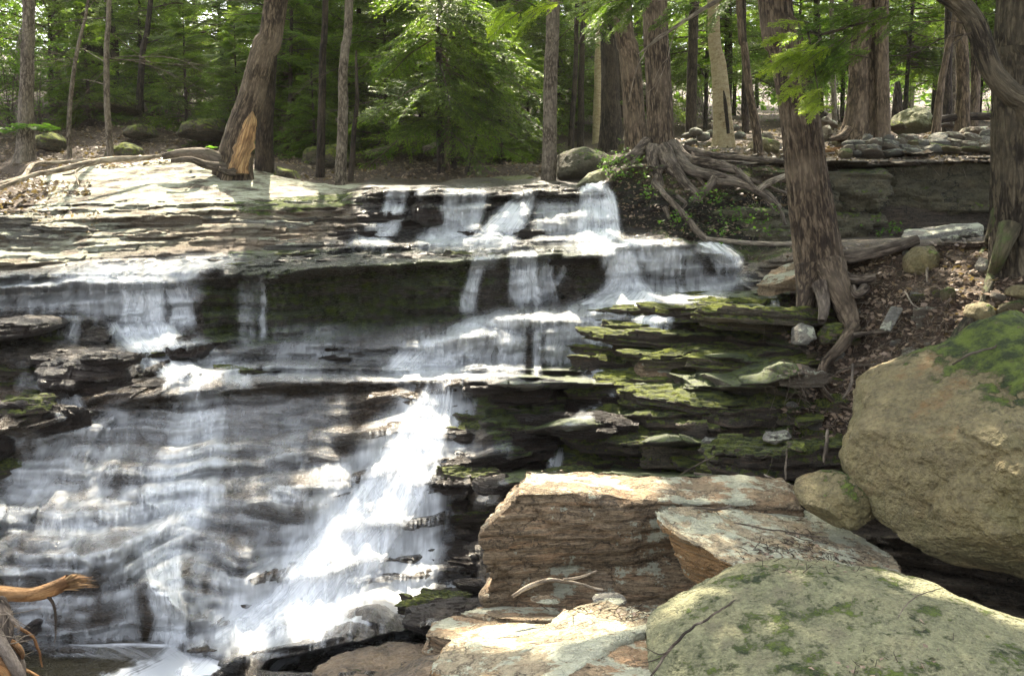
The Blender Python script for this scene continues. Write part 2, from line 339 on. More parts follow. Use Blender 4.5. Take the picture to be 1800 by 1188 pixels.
def region(pts, soft=14):
    """soft inside-mask of a polygon of the ground sheet"""
    pts = np.array(pts, float); n = len(pts)
    inside = np.zeros(PX.shape, bool); dmin = np.full(PX.shape, 1e9)
    for i in range(n):
        x1, y1 = pts[i]; x2, y2 = pts[(i+1) % n]
        cond = ((y1 > PY) != (y2 > PY)) & (PX < (x2-x1)*(PY-y1)/(y2-y1+1e-9)+x1)
        inside ^= cond
        t = np.clip(((PX-x1)*(x2-x1)+(PY-y1)*(y2-y1))/((x2-x1)**2+(y2-y1)**2+1e-9), 0, 1)
        dmin = np.minimum(dmin, np.hypot(PX-x1-t*(x2-x1), PY-y1-t*(y2-y1)))
    return smooth(-soft, soft, np.where(inside, dmin, -dmin))
# bumps that swell out of the bed: (col, row, rx, ry, amount toward the viewer)
for bx_, by_, rx, ry, am in [(170,655,95,50,.45),(60,565,80,22,.3),(335,610,55,24,.35),(30,755,60,45,.5),(500,905,90,50,.25),(1250,560,130,50,.2),
        (1170,600,70,30,.35),(1270,640,90,24,.3),(1250,720,150,55,.4),(1180,790,110,25,.35),(1320,820,90,30,.35),(950,700,70,30,.2),(1000,760,70,20,.25),
        (760,365,30,26,.35),(1200,450,80,30,.2),(430,1010,60,50,.25),(560,1000,60,40,.15),(1160,365,70,60,.3),(900,620,90,25,.2), (880,900,60,30,.25),(620,770,40,18,.2),(1240,1000,150,60,-.8)]:
    d = ((PX-bx_)/rx)**2 + ((PY-by_)/ry)**2
    Yg -= am*np.exp(-d*1.1)
rockm = smooth(20.5, 19.3, Yg)
bank = region([(1390,500),(1460,430),(1800,420),(2400,380),(2400,900),(1400,880),(1390,740),(1470,660),(1380,560)], 22)
mound = region([(1065,300),(1130,285),(1420,290),(1420,440),(1330,470),(1150,415),(1090,400)], 12)
face = region([(1440,300),(2400,270),(2400,400),(1440,425)], 6)
B0 = unp(PX, PY, Yg)
X, Z = B0[..., 0], B0[..., 2]
leftm = region([(-560,700),(150,700),(300,672),(740,672),(640,800),(560,900),(480,1000),(420,1125),(-560,1125)], 22)
Yg = Yg + rockm*.16*fbm(X*.9, Z*1.3, Yg*.9, 4, 3)*(1-face*.8)*(1-.75*leftm) + (1-rockm)*0.0
wallm = region([(345,492),(830,452),(1060,442),(1060,520),(820,556),(450,606),(360,606)], 8)
Yg += wallm*(.24*fbm(X*2.2, Z*.9, 0, 4, 81) + .10*fbm(X*7, Z*2.0, 0, 4, 82) + .06*np.abs(fbm(X*4, Z*11, 0, 4, 83)) + .10*fbm(X*12, Z*5, 0, 3, 86) + .2*fbm(X*.8, Z*11+2*fbm(X, Z, 0, 3, 85), 0, 3, 84))
# stratification: soft steps in tilted layers
dz = np.gradient(Z, axis=0); dy = np.gradient(Yg, axis=0)
k = np.ones(9)/9
def blurv(a, n, ax):
    kk = np.ones(n)/n
    p = [(0, 0), (0, 0)]; p[ax] = (n//2, n//2)
    ap = np.pad(a, p, 'edge'); cs = np.cumsum(ap, axis=ax); z0 = np.zeros_like(np.take(cs, [0], axis=ax))
    cs = np.concatenate([z0, cs], axis=ax)
    hi = np.take(cs, range(n, cs.shape[ax]), axis=ax); lo = np.take(cs, range(0, cs.shape[ax]-n), axis=ax)
    return (hi-lo)/n
slope = np.clip(blurv(dy, 15, 0)/(blurv(dz, 15, 0)+1e-4), 0.15, 4.5)
slope = blurv(slope, 9, 1)
slabm = region([(-500,285),(300,270),(640,322),(600,352),(350,352),(-500,365)], 8)
st = rockm*(1-bank*.75)*(1-mound*.6)*(1-face*.85)*(1-.8*slabm)
stp = 0
def strata(h, amp, s, blk, rj=.9):
    global Yg
    u = (Z - .03*X + .12*fbm(X*.6+s, Z*.8, 0, 3, s) + .05*fbm(X*2.2, s*9.1, 0, 3, s+5))/h
    i = np.floor(u); f = u-i
    bl = np.floor(X/blk + 3*hash1(i, 0, s) + .5*fbm(X*2, Z*2, 0, 2, s+9))
    r = hash1(i, bl, s+2)
    g = np.where(f < .72, f*.16, .72*.16 + (f-.72)/.28*(1-.72*.16))
    Yg += st*amp*(slope*h*(g-f))*(.5+.9*r) - st*rj*h*amp*(r-.5)
ledg = region([(850,690),(1100,560),(1250,520),(1420,500),(1430,860),(1000,850),(860,1040),(800,900)], 20)
dry = region([(-500,365),(640,350),(560,440),(200,470),(-500,470)], 12); st = st*(1-.5*dry)
st0 = st; st = st*ledg; strata(.46, .95, 5, 1.1, .7); strata(.2, .8, 6, .7, .8); st = st0
strata(.30, .7, 11, 1.9)
st0 = st; st = st0*leftm; strata(.155, 1.0, 51, 2.6, .45); strata(.07, .9, 52, 1.4, .6); st = st0*(1-.85*leftm)
strata(.2, .8, 19, 1.1, .9)
strata(.12, .85, 23, .8, 1.3)
strata(.05, .7, 37, .35, 1.5)
st = st0*(1-.6*leftm)
rid = 1-2*np.abs(fbm(X*1.6, Z*5, Yg*1.5, 4, 61))
Yg += st*(.05*fbm(X*5, Z*12, Yg*3, 4, 62, .6) + .06*rid)
B = unp(PX, PY, Yg); X, Z = B[..., 0], B[..., 2]
# forest floor lumps
lump = (1-rockm)
Z2 = Z + lump*(.25*fbm(X*.5, Yg*.35, 0, 4, 71)) + bank*.05*fbm(X*3, Yg*3, Z*3, 4, 72) + mound*.06*fbm(X*4, Yg*4, Z*4, 3, 73)
B[..., 2] = Z2
TER = B
ledgm = ledg
WET = (1-.5*ledgm)*np.clip(region([(-600,480),(120,462),(420,447),(560,432),(640,400),(620,350),(650,322),(1060,318),(1100,400),(1330,470),(1400,520),(1400,850),(1300,900),(850,870),(840,1100),(900,1400),(-600,1400)], 10), 0, 1)
MOSS = .66*region([(345,495),(830,450),(820,560),(450,610),(360,610)], 10) + .42*region([(820,450),(1060,440),(1060,520),(840,545)], 8) \
     + .60*region([(880,668),(1090,560),(1250,515),(1400,500),(1420,870),(900,850),(820,700)], 14) + .3*region([(540,595),(860,560),(860,640),(470,650)], 8) \
     + .5*mound + .3*face + .45*region([(350,358),(640,332),(640,365),(450,385)], 8) + .3*region([(640,735),(1000,850),(1000,1000),(840,930),(660,790)], 12) + .55*region([(400,440),(1060,425),(1060,450),(560,475),(400,490)], 6)+.25*region([(700,1120),(560,1188),(850,1188),(850,1140)], 12)
LIT = smooth(19.6, 21, Yg) + .85*bank + .45*mound + .55*region([(-500,310),(60,290),(90,345),(40,375),(-500,390)], 10)*1.2 + .35*region([(-500,380),(150,385),(150,410),(-500,420)], 6)
PALE = region([(-500,285),(300,270),(640,322),(590,362),(350,372),(-500,395)], 8) + .75*region([(-500,395),(190,385),(240,420),(140,462),(-500,475)], 10) + .35*region([(200,372),(520,362),(520,410),(330,430),(150,455)], 10)
RUST = .6*region([(-500,660),(860,665),(820,760),(600,860),(400,1130),(-500,1130)], 20) + .3*region([(200,372),(560,362),(560,430),(330,450)], 20)
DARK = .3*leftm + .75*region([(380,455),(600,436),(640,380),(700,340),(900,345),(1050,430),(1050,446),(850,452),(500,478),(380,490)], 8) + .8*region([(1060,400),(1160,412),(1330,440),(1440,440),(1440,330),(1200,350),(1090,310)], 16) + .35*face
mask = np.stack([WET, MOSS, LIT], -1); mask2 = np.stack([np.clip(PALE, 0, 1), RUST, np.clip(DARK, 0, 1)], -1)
# near rows (under and behind the camera) and outer rows
near = []
for (yy, zz) in [(4.8, -.15), (3, .5), (0, 1.2), (-8, 1.6), (-60, 2)]:
    r = TER[0].copy(); r[:, 0] = r[:, 0]*1.0 if yy > 0 else r[:, 0]*(1.5 if yy > -10 else 8); r[:, 1] = yy; r[:, 2] = zz; near.append(r)
G = np.concatenate([np.array(near)[::-1], TER], 0)
mk = np.concatenate([np.repeat(mask[:1]*[[[0, .3, .5]]], 5, 0), mask], 0); mk2 = np.concatenate([np.repeat(mask2[:1], 5, 0), mask2], 0)
# skirts: carry the sheet far out on both sides
L_ = G[:, :1].copy(); L_[..., 0] -= 300; R_ = G[:, -1:].copy(); R_[..., 0] += 300
G = np.concatenate([L_, G, R_], 1); mk = np.concatenate([mk[:, :1], mk, mk[:, -1:]], 1); mk2 = np.concatenate([mk2[:, :1], mk2, mk2[:, -1:]], 1)
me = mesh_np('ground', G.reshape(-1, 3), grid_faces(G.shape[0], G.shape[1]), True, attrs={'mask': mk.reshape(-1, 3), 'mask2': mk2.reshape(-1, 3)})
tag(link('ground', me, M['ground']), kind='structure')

def ter(px, py):
    """ground point and distance under a screen position"""
    c = np.clip((np.asarray(px, float)+500)/2.0, 0, nc-1.001); r = np.interp(-np.asarray(py, float), -pys, np.arange(nr))
    r = np.clip(r, 0, nr-1.001)
    c0 = c.astype(int); r0 = r.astype(int); fc = (c-c0)[..., None]; fr = (r-r0)[..., None]
    return (TER[r0, c0]*(1-fr)*(1-fc) + TER[r0, c0+1]*(1-fr)*fc + TER[r0+1, c0]*fr*(1-fc) + TER[r0+1, c0+1]*fr*fc)
def gpt(px, py): return ter(np.array(px), np.array(py))
# ------------------------------------------------------------------ water
Ysm = Yg.copy()
def minf(a, n, ax):
    out = a.copy()
    for k in range(1, n+1):
        out = np.minimum(out, np.minimum(np.roll(a, k, ax), np.roll(a, -k, ax)))
    return out
Yw = blurv(blurv(minf(minf(Yg, 1, 0), 1, 1), 7, 1), 5, 0)
WTR = unp(PX, PY, Yw); WMAP = np.zeros(PX.shape)
fallm = region([(735,672),(815,672),(815,800),(790,900),(760,1010),(720,1120),(330,1150),(400,1060),(520,960),(590,850),(640,770),(700,720)], 26)
Ybig = blurv(blurv(Yg, 41, 0), 15, 1)-.05; Yw = Yw*(1-.8*fallm)+np.minimum(Yw, Ybig)*.8*fallm; WTR = unp(PX, PY, Yw)
def wter(px, py, arr):
    c = np.clip((np.asarray(px, float)+500)/2.0, 0, nc-1.001); r = np.interp(-np.asarray(py, float), -pys, np.arange(nr))
    r = np.clip(r, 0, nr-1.001)
    c0 = c.astype(int); r0 = r.astype(int); fc = (c-c0)[..., None]; fr = (r-r0)[..., None]
    return arr[r0, c0]*(1-fr)*(1-fc) + arr[r0, c0+1]*(1-fr)*fc + arr[r0+1, c0]*fr*(1-fc) + arr[r0+1, c0+1]*fr*fc
wv, wf, wd, wc = [], [], [], []
woff = 0
def ribbon(pts, dens=1.0, off=.03, edge=.35, seed=0):
    """pts: (col, row, half width) along the flow, from the top down"""
    global woff
    a = np.array(pts, float)
    seg = np.concatenate([[0], np.cumsum(np.hypot(np.diff(a[:, 0]), np.diff(a[:, 1])))])
    n = max(8, int(seg[-1]/2.2)); t = np.linspace(0, seg[-1], n)
    cx = np.interp(t, seg, a[:, 0]); cy = np.interp(t, seg, a[:, 1]); hw = np.interp(t, seg, a[:, 2])
    for _ in range(3): 
        cx[1:-1] = (cx[:-2]+cx[1:-1]*2+cx[2:])/4; cy[1:-1] = (cy[:-2]+cy[1:-1]*2+cy[2:])/4
    m = max(8, int(hw.max()*2/2.5)); u = np.linspace(-1, 1, m)
    # cross rows stay level, like water spreading over level ledges
    gx = cx[:, None] + hw[:, None]*u[None]; gy = cy[:, None] + 0*u[None]
    gx = gx + 3*fbm(gx/30, gy/14, seed, 2, 5)
    p = wter(gx, gy, WTR).copy()
    d = off*(1+.8*fbm(gx/12, gy/60, seed, 2, 9))
    p[..., 1] -= d; p[..., 2] += d*.7
    tt = np.linspace(0, 1, n)[:, None]; jn = .10*fbm(gx/9, gy/50, seed, 3, 4)
    ed = smooth(0, edge, 1-np.abs(u)[None]+jn*.8)*smooth(-.02, .10, tt+jn*.7)*smooth(-.02, .14, 1-tt+jn)
    ri = np.clip(np.interp(-gy, -pys, np.arange(nr)).astype(int), 0, nr-1); ci = np.clip(((gx+500)/2).astype(int), 0, nc-1)
    if seed < 190: np.maximum.at(WMAP, (ri, ci), ed*dens)
    # streak coordinates in metres
    Lm = np.concatenate([[0], np.cumsum(np.linalg.norm(np.diff(p[:, m//2], axis=0), axis=1))])
    wm = np.interp(t, seg, a[:, 2]).mean()*2/F*p[..., 1].mean()
    uc = np.broadcast_to(u[None]*wm/2+seed*7.3, gx.shape); vc = np.broadcast_to(Lm[:, None], gx.shape)
    wv.append(p.reshape(-1, 3)); wf.append(grid_faces(n, m)+woff); woff += n*m
    wd.append((ed*dens).ravel()); wc.append(np.stack([uc, vc, 0*uc+seed], -1).reshape(-1, 3))
# pool at the foot of the falls: level water
RB = [
 # upper cascade
 ([(650,570,190),(600,648,180)],.11), ([(520,600,120),(480,650,120)],.10), ([(200,860,210),(200,1000,210)],.10), ([(480,690,160),(440,820,170)],.13),
 ([(705,328,22),(695,360,18),(685,395,22),(640,432,38)],0.46), ([(750,330,14),(735,345,10)],0.31),
 ([(825,330,45),(815,360,40),(800,400,45),(775,434,60)],0.68), ([(930,340,18),(900,380,32),(860,434,46)],0.68),
 ([(980,350,40),(985,390,50),(985,428,60)],0.34), ([(1045,322,22),(1050,345,32),(1052,385,40),(1055,428,48)],1.19),([(1045,325,14),(1050,360,24),(1050,420,34)],0.94),
 
 # tread below it
 ([(1040,428,60),(1050,446,50)],.3),  
 # big wall falls
 ([(850,450,16),(838,475,14),(826,510,12),(822,552,18)],0.46), ([(872,448,16),(858,470,8)],0.25),
 ([(920,444,30),(922,480,26),(925,540,34)],0.72), ([(960,446,12),(962,500,12),(968,536,20)],0.31), ([(995,450,6),(990,480,5),(975,505,8)],0.22),
 ([(1085,432,28),(1095,460,28),(1102,500,36),(1100,520,60)],1.02), ([(1150,424,50),(1165,440,60),(1185,465,60),(1190,485,60)],0.43),
 ([(1245,430,30),(1275,450,30),(1285,474,24)],0.68), ([(1120,424,40),(1130,440,40)],0.77),
 ([(1230,486,110),(1200,500,120),(1160,520,110)],0.28), ([(1110,515,60),(1080,540,80)],0.81),
 # below the wall, sweeping left
 ([(1130,520,70),(1040,545,90),(950,560,90),(860,575,70)],0.43), ([(930,548,60),(860,570,60),(800,592,40)],0.68), ([(1180,525,60),(1080,548,70),(980,566,60)],0.31),
 ([(800,592,60),(775,620,66),(755,656,74)],0.68), ([(870,580,40),(860,620,44),(850,657,46)],0.37), ([(990,572,34),(985,610,34),(975,640,24)],0.31), ([(1050,562,60),(1030,600,60),(1000,640,50)],0.46), ([(905,575,20),(900,657,26)],0.25), ([(740,612,36),(715,640,36),(700,657,40)],0.37),
 ([(1180,545,40),(1130,580,30),(1075,625,18),(1030,664,14)],0.72), 
 ([(945,570,8),(945,660,8)],0.31), ([(1240,500,70),(1180,520,60),(1110,540,60)],0.25),
 # shelf
 ([(700,655,220),(690,668,210)],0.34), ([(450,640,130),(440,668,140)],0.22), ([(780,650,110),(770,668,70)],0.43),
 # main lower fall
 ([(770,668,36),(750,720,50),(720,780,70),(680,850,95),(620,930,120),(560,1010,150),(500,1090,170),(440,1150,190)],0.38),
 ([(775,672,28),(755,730,45),(725,800,60),(680,880,75),(620,960,90),(540,1060,100),(450,1140,130)],0.85),
 ([(690,740,30),(660,780,36),(610,850,60),(560,920,70),(500,1000,80)],0.34),
 ([(770,800,24),(760,860,24),(750,920,28),(740,990,34),(700,1090,60)],0.37), ([(700,1000,80),(690,1060,80),(640,1120,80)],0.37),
 ([(820,1020,40),(800,1060,30),(720,1090,60)],0.28), ([(800,690,30),(812,740,16),(800,800,20)],0.19),
 # left upper fall
 ([(350,462,60),(250,470,120),(180,490,150)],0.34), ([(240,468,130),(240,500,130),(245,560,110)],0.26), ([(245,490,45),(255,530,42),(250,572,46)],0.81),
 ([(310,505,26),(322,540,20),(322,575,30)],0.46), ([(120,485,130),(90,505,130),(60,545,110)],0.31), ([(390,452,60),(330,466,80)],0.22),
 ([(450,492,14),(440,540,16),(436,606,16)],0.15), ([(462,492,4),(463,600,5)],0.37), ([(425,495,5),(425,590,4)],0.12),
 ([(250,570,70),(265,600,60),(300,640,46),(340,680,50)],0.77), ([(120,560,30),(110,600,30)],0.31), ([(310,590,50),(340,620,50),(400,655,60)],0.25),
 ([(400,630,40),(420,680,30)],0.25),
 ([(110,660,26),(115,700,30),(130,740,30)],0.31), ([(70,640,40),(60,690,40)],0.12),
 # left lower veil
 ([(345,680,42),(360,740,50),(340,800,60),(300,860,110),(240,930,150),(180,1000,170)],0.46), ([(350,690,28),(365,760,34),(345,830,50),(280,920,80),(260,1000,70)],0.43),
 ([(300,700,110),(260,800,200),(200,900,240),(150,1000,250)],0.22), ([(90,760,60),(80,850,90),(60,960,110)],0.25), ([(160,740,60),(130,830,80)],0.19),
 ([(330,880,160),(330,950,190),(330,1020,170)],0.19), ([(480,780,60),(470,850,80),(440,930,100)],0.17), ([(520,860,90),(500,930,100)],0.22),
 ([(280,960,40),(290,1020,34),(300,1080,30),(300,1140,44)],0.72), ([(130,1005,130),(130,1130,120)],.40), ([(130,975,150),(130,1018,140)],.5), ([(300,1035,70),(350,1080,60),(360,1130,60)],.4), ([(215,1020,30),(225,1132,30)],0.22), ([(40,1008,60),(40,1020,70)],0.37),([(100,1000,160),(90,1014,160)],0.31),
 ([(390,1000,60),(390,1060,60),(380,1130,80)],0.31),([(400,930,100),(420,990,110),(430,1050,100)],0.22), ([(100,860,150),(100,885,150)],0.22),([(250,905,200),(250,925,200)],0.22),
 # right little rills
 ([(1080,690,16),(1040,720,16),(1010,745,20)],0.22), ([(1010,745,18),(985,775,10),(972,830,16)],0.25), ([(880,850,24),(850,890,20)],0.19), ([(960,668,90),(960,680,80)],0.09),([(1360,520,8),(1366,590,8)],0.12),
 ([(830,700,14),(815,760,14)],0.15),([(850,780,60),(850,800,60)],0.11),
]
for i in range(16):   # fine veils dropping from the small ledges of the broad left slope
    rr = random.Random(i*13+5); x = rr.uniform(0, 640); y = rr.uniform(740, 1000)
    RB.append(([(x, y, rr.uniform(30, 80)), (x-rr.uniform(0, 20), y+rr.uniform(25, 50), rr.uniform(30, 80))], rr.uniform(.2, .35)))
rb_all = list(RB)
ZP = float(unp(200, 1142, 8.2)[2])
for i, (pts, d) in enumerate(rb_all):      # every stream feeds the wetness map; only the strong ones get a ribbon of their own
    n0 = (len(wv), len(wf), len(wd), len(wc), woff)
    ribbon(pts, d, .022+.012*(i % 4), seed=i)
    if max(q[2] for q in pts) >= 58 and d < .75: del wv[n0[0]:], wf[n0[1]:], wd[n0[2]:], wc[n0[3]:]; woff = n0[4]
    elif d >= .75 and len(pts) > 3: ribbon([(a, b_, c_*.8) for a, b_, c_ in pts], d*.7, .07, seed=i+200)
# the thin sheet that follows every ledge: dense below each lip, torn into strands further down
Wm = blurv(blurv(WMAP, 9, 0), 5, 1); Ys = blurv(Yg, 3, 1); dr_ = np.diff(Ys, axis=0, append=Ys[-1:]); tread = dr_ > .016; riser = dr_ < .008
lip = np.zeros_like(tread); lip[1:-3] = riser[:-4] & (tread[1:-3] | tread[2:-2] | tread[3:-1])
since = np.full(nc, 30.0); zl = np.zeros(nc); SI = np.empty(PX.shape); ZL = np.empty(PX.shape)
for r in range(nr-1, -1, -1):
    l = lip[r]; since = np.where(l, 0, since+1); zl = np.where(l & (SI[min(r+1, nr-1)] > 3) if r < nr-1 else l, TER[r, :, 2], zl); SI[r] = since; ZL[r] = zl
idn = np.floor(ZL/.09)
slant = np.clip((900-PX)/900, -.2, .6)*.0
st1 = .5+.5*vnoise(X*16, Z*1.1+idn*.25, 0, 301); st2 = .5+.5*vnoise(X*42, idn*.4, Z*1.2, 302); st3 = .5+.5*fbm(X*2.2, Z*1.6, 0, 3, 303)
fallm = region([(735,672),(815,672),(815,800),(790,900),(760,1010),(720,1120),(330,1150),(400,1060),(520,960),(590,850),(640,770),(700,720)], 26)
Wm = np.clip(Wm+.25*fallm, 0, 1.3)*(1-.3*leftm*(1-fallm))
strand = np.clip(.15+.35*st1+.2*st2+.6*(.5+.5*vnoise(X*7+Z*1.5, Z*1.4+idn*.12, 0, 305)), 0, 1.3)
prof = (.28+.9*np.exp(-SI/9.0))*(1-leftm)+leftm*(.09+1.45*np.exp(-SI/7.0))
k_ = Wm*(prof*strand*2.0)*(.4+1.1*st3)
al_ = 1-np.exp(-2.2*k_)
al_s = blurv(blurv(blurv(al_, 17, 0), 9, 0), 3, 1); al_ = blurv(blurv(al_, 7, 0), 5, 0)*(1-leftm)+blurv(blurv(blurv(al_, 5, 0), 3, 0), 7, 1)*leftm; al_ = al_*(1-.65*fallm)+al_s*.65*fallm*1.1
Yb2 = Ybig; Yv = blurv(np.minimum(Ys, np.minimum(np.roll(Ys, 1, 0), np.roll(Ys, -1, 0))), 5, 0)-.035; Yv = Yv*(1-.9*fallm)+Yb2*.9*fallm
c0_, c1_ = int(400/2), int(1950/2); r1_ = int(np.argmax(pys < 305))
SH = unp(PX, PY, Yv)[:r1_, c0_:c1_]; A_ = al_[:r1_, c0_:c1_]
fm = (A_[:-1, :-1]+A_[1:, 1:]+A_[:-1, 1:]+A_[1:, :-1]) > .05
me = mesh_np('water_film', SH.reshape(-1, 3), grid_faces(SH.shape[0], SH.shape[1], fm), True, attrs={'alpha': A_.ravel()})
SHEET = me
def flat_ribbon(pts, dens, seed):
    global woff
    a = np.array(pts, float); t = np.linspace(0, 1, 40); s_ = np.linspace(0, 1, len(a)); cx, cy, hw = (np.interp(t, s_, a[:, k]) for k in range(3)); u = np.linspace(-1, 1, 50)
    gx = cx[:, None]+hw[:, None]*u[None]+6*fbm(t[:, None]*3, u[None]*2, seed, 3, 3); gy = cy[:, None]+10*fbm(u[None]*1.5, t[:, None]*2, seed, 3, 4)
    dz_ = -ST+(594-gy)/F*CT; tt = (ZP+.03-H_CAM)/dz_; p = np.stack([(gx-900)/F*tt, (CT+(594-gy)/F*ST)*tt, np.full(gx.shape, ZP+.03+.004*seed)], -1)
    ed = smooth(0, .5, 1-np.abs(u)[None]+.25*fbm(gx/20, gy/10, seed, 3, 5))*smooth(0, .12, t)[:, None]*smooth(0, .2, 1-t)[:, None]
    wv.append(p.reshape(-1, 3)); wf.append(grid_faces(40, 50)+woff); woff += 2000; wd.append((ed*dens).ravel())
    wc.append(np.stack([np.broadcast_to(u[None]*.9+seed, gx.shape), np.broadcast_to(t[:, None]*1.2, gx.shape), 0*gx], -1).reshape(-1, 3))
flat_ribbon([(440,1118,130),(400,1150,150),(330,1180,150),(270,1230,160)], 1.5, 1); flat_ribbon([(480,1120,120),(440,1150,110),(400,1190,110),(340,1230,120)], 1.4, 2)
flat_ribbon([(150,1130,170),(200,1142,190),(260,1160,160)], .25, 3)
b = NB('falling_water'); sv = b.attr('flow', 'Vector'); dn = b.attr('dens')
s1 = b.noise(b.map(sv, (16, .45, 1)), 1.0, 3, .6); s2 = b.noise(b.map(sv, (60, .8, 1)), 1.0, 2, .5); s3 = b.noise(b.map(sv, (4, 1.0, 1)), 1.0, 3, .6)
s = b.math('ADD', b.math('MULTIPLY', s1, .5), b.math('ADD', b.math('MULTIPLY', s2, .25), b.math('MULTIPLY', s3, .55)))
al = b.math('MULTIPLY', dn, b.math('ADD', b.ramp(s, .46, .84, .0, 1.6), b.math('MULTIPLY', dn, .22)), clamp=True)
al = b.math('MINIMUM', al, .94)
dif = b.n('BsdfDiffuse'); dif.inputs[0].default_value = (.86, .88, .90, 1)
tr = b.n('BsdfTranslucent'); tr.inputs[0].default_value = (.87, .88, .9, 1)
m1 = b.n('MixShader'); m1.inputs[0].default_value = .45; b.t.links.new(dif.outputs[0], m1.inputs[1]); b.t.links.new(tr.outputs[0], m1.inputs[2])
tp = b.n('BsdfTransparent'); m2 = b.n('MixShader'); b.t.links.new(al, m2.inputs[0]); b.t.links.new(tp.outputs[0], m2.inputs[1]); b.t.links.new(m1.outputs[0], m2.inputs[2])
M['water'] = b.fin(m2.outputs[0])
b = NB('water_film'); v = b.obj(); al = b.math('MULTIPLY', b.attr('alpha'), b.ramp(b.noise(b.map(v, (22, 6, 2)), 1, 2, .5), .25, .65, .75, 1.08), clamp=True); al = b.math('MINIMUM', al, .92)
dif = b.n('BsdfDiffuse'); dif.inputs[0].default_value = (.85, .88, .91, 1); tr = b.n('BsdfTranslucent'); tr.inputs[0].default_value = (.86, .88, .9, 1)
m1 = b.n('MixShader'); m1.inputs[0].default_value = .4; b.t.links.new(dif.outputs[0], m1.inputs[1]); b.t.links.new(tr.outputs[0], m1.inputs[2])
tp = b.n('BsdfTransparent'); m2 = b.n('MixShader'); b.t.links.new(al, m2.inputs[0]); b.t.links.new(tp.outputs[0], m2.inputs[1]); b.t.links.new(m1.outputs[0], m2.inputs[2])
M['film'] = b.fin(m2.outputs[0])
tag(link('water', SHEET, M['film']), kind='structure')
# veils: thin strands that leave each ledge lip and fade down its face
Wm = blurv(blurv(WMAP, 9, 0), 5, 1); Ys = blurv(Yg, 3, 1); dr_ = np.diff(Ys, axis=0, append=Ys[-1:]); tread = dr_ > .018; riser = dr_ < .007
lip = np.zeros_like(tread); lip[1:-3] = riser[:-4] & (tread[1:-3] | tread[2:-2] | tread[3:-1])
lr, lc = np.nonzero(lip & (Wm > .16) & (PX > -60) & (PX < 1420)); rs = np.random.RandomState(7)
pr2 = np.clip(Wm[lr, lc], 0, 1)**.8; sel = rs.uniform(0, 1, len(lr)) < pr2*.4; lr, lc = lr[sel], lc[sel]
if len(lr) > 16000: q_ = rs.permutation(len(lr))[:16000]; lr, lc = lr[q_], lc[q_]

for r0, c0 in zip(lr, lc):
    Lr = int(rs.uniform(5, 16)*(1+Wm[r0, c0])); rows = np.arange(r0+3, max(r0-Lr, 1), -1)
    if len(rows) < 5: continue
    k_ = np.linspace(0, 1, len(rows)); x = PX[0, c0] - k_*rs.uniform(-1, 5)*(1 if PX[0, c0] < 1000 else 1); hw = rs.uniform(1.5, 6)*(.7+.6*k_)
    y = pys[rows]; gx = x[:, None]+hw[:, None]*np.array([-1, 0, 1.])[None]; gy = np.repeat(y[:, None], 3, 1)
    ci = np.clip(((gx+500)/2).astype(int), 0, nc-1); Yv = Yg[rows[:, None], ci]; Yv = np.minimum.accumulate(Yv, 0)*.5+Yv*.5 - rs.uniform(.03, .07)
    p = unp(gx, gy, Yv); w0 = Wm[r0, c0]; fade = smooth(0, .2, k_)*(1-k_)**rs.uniform(.4, 1.1)
    d_ = (fade*np.clip(.35+w0*.7, 0, 1)*rs.uniform(.3, .8))[:, None]*np.array([0, 1, 0.])[None]
    wv.append(p.reshape(-1, 3)); wf.append(grid_faces(len(rows), 3)+woff); woff += len(rows)*3
    wd.append(d_.ravel()); wc.append(np.stack([gx*.006+50, gy*.006, 0*gx], -1).reshape(-1, 3))
me = mesh_np('waterfall', np.concatenate(wv), np.concatenate(wf), True, attrs={'flow': np.concatenate(wc), 'dens': np.concatenate(wd)})
tag(link('waterfall', me, M['water']), kind='structure')
# still pool in front of the falls
gx = np.linspace(-8, 3.5, 200); gy = np.linspace(3, 8.6, 120); GX, GY = np.meshgrid(gx, gy)
zp = float(unp(200, 1142, 8.2)[2])
b = NB('pool_water'); v = b.obj(); nrm = b.bump(b.noise(b.map(v, (1, 2.2, 1)), 5, 3), .25, .05)
foam = b.ramp(b.math('ADD', b.attr('foam'), b.math('MULTIPLY', b.math('SUBTRACT', b.noise(b.map(v, (1, 3.5, 1)), 3, 5, .6), .5), .9)), .3, .9)
g = b.n('BsdfPrincipled'); g.inputs['Base Color'].default_value = (.07, .06, .035, 1); g.inputs['Roughness'].default_value = .08; b.t.links.new(nrm, g.inputs['Normal'])
tp = b.n('BsdfTransparent'); m0 = b.n('MixShader'); m0.inputs[0].default_value = .55; b.t.links.new(tp.outputs[0], m0.inputs[1]); b.t.links.new(g.outputs[0], m0.inputs[2])
dif = b.n('BsdfDiffuse'); dif.inputs[0].default_value = (.86, .88, .90, 1)
m1 = b.n('MixShader'); b.t.links.new(foam, m1.inputs[0]); b.t.links.new(m0.outputs[0], m1.inputs[1]); b.t.links.new(dif.outputs[0], m1.inputs[2])
M['pool'] = b.fin(m1.outputs[0])
c0 = unp(420, 1150, 7.9); c1 = unp(150, 1133, 8.3)
fo = .45*np.exp(-(((GX-c0[0]+.05+(8-GY)*.9)/.75)**2)**2)*smooth(6.2, 7.6, GY) + .7*smooth(.10, 0, np.abs(GY-8.26))*smooth(-.6, -2, GX)
me = mesh_np('pool', np.stack([GX, GY, zp+.01*fbm(GX*3, GY*6, 0, 3)+.03*fo], -1).reshape(-1, 3), grid_faces(120, 200), True, attrs={'foam': fo.ravel()})
tag(link('pool', me, M['pool']), kind='structure')
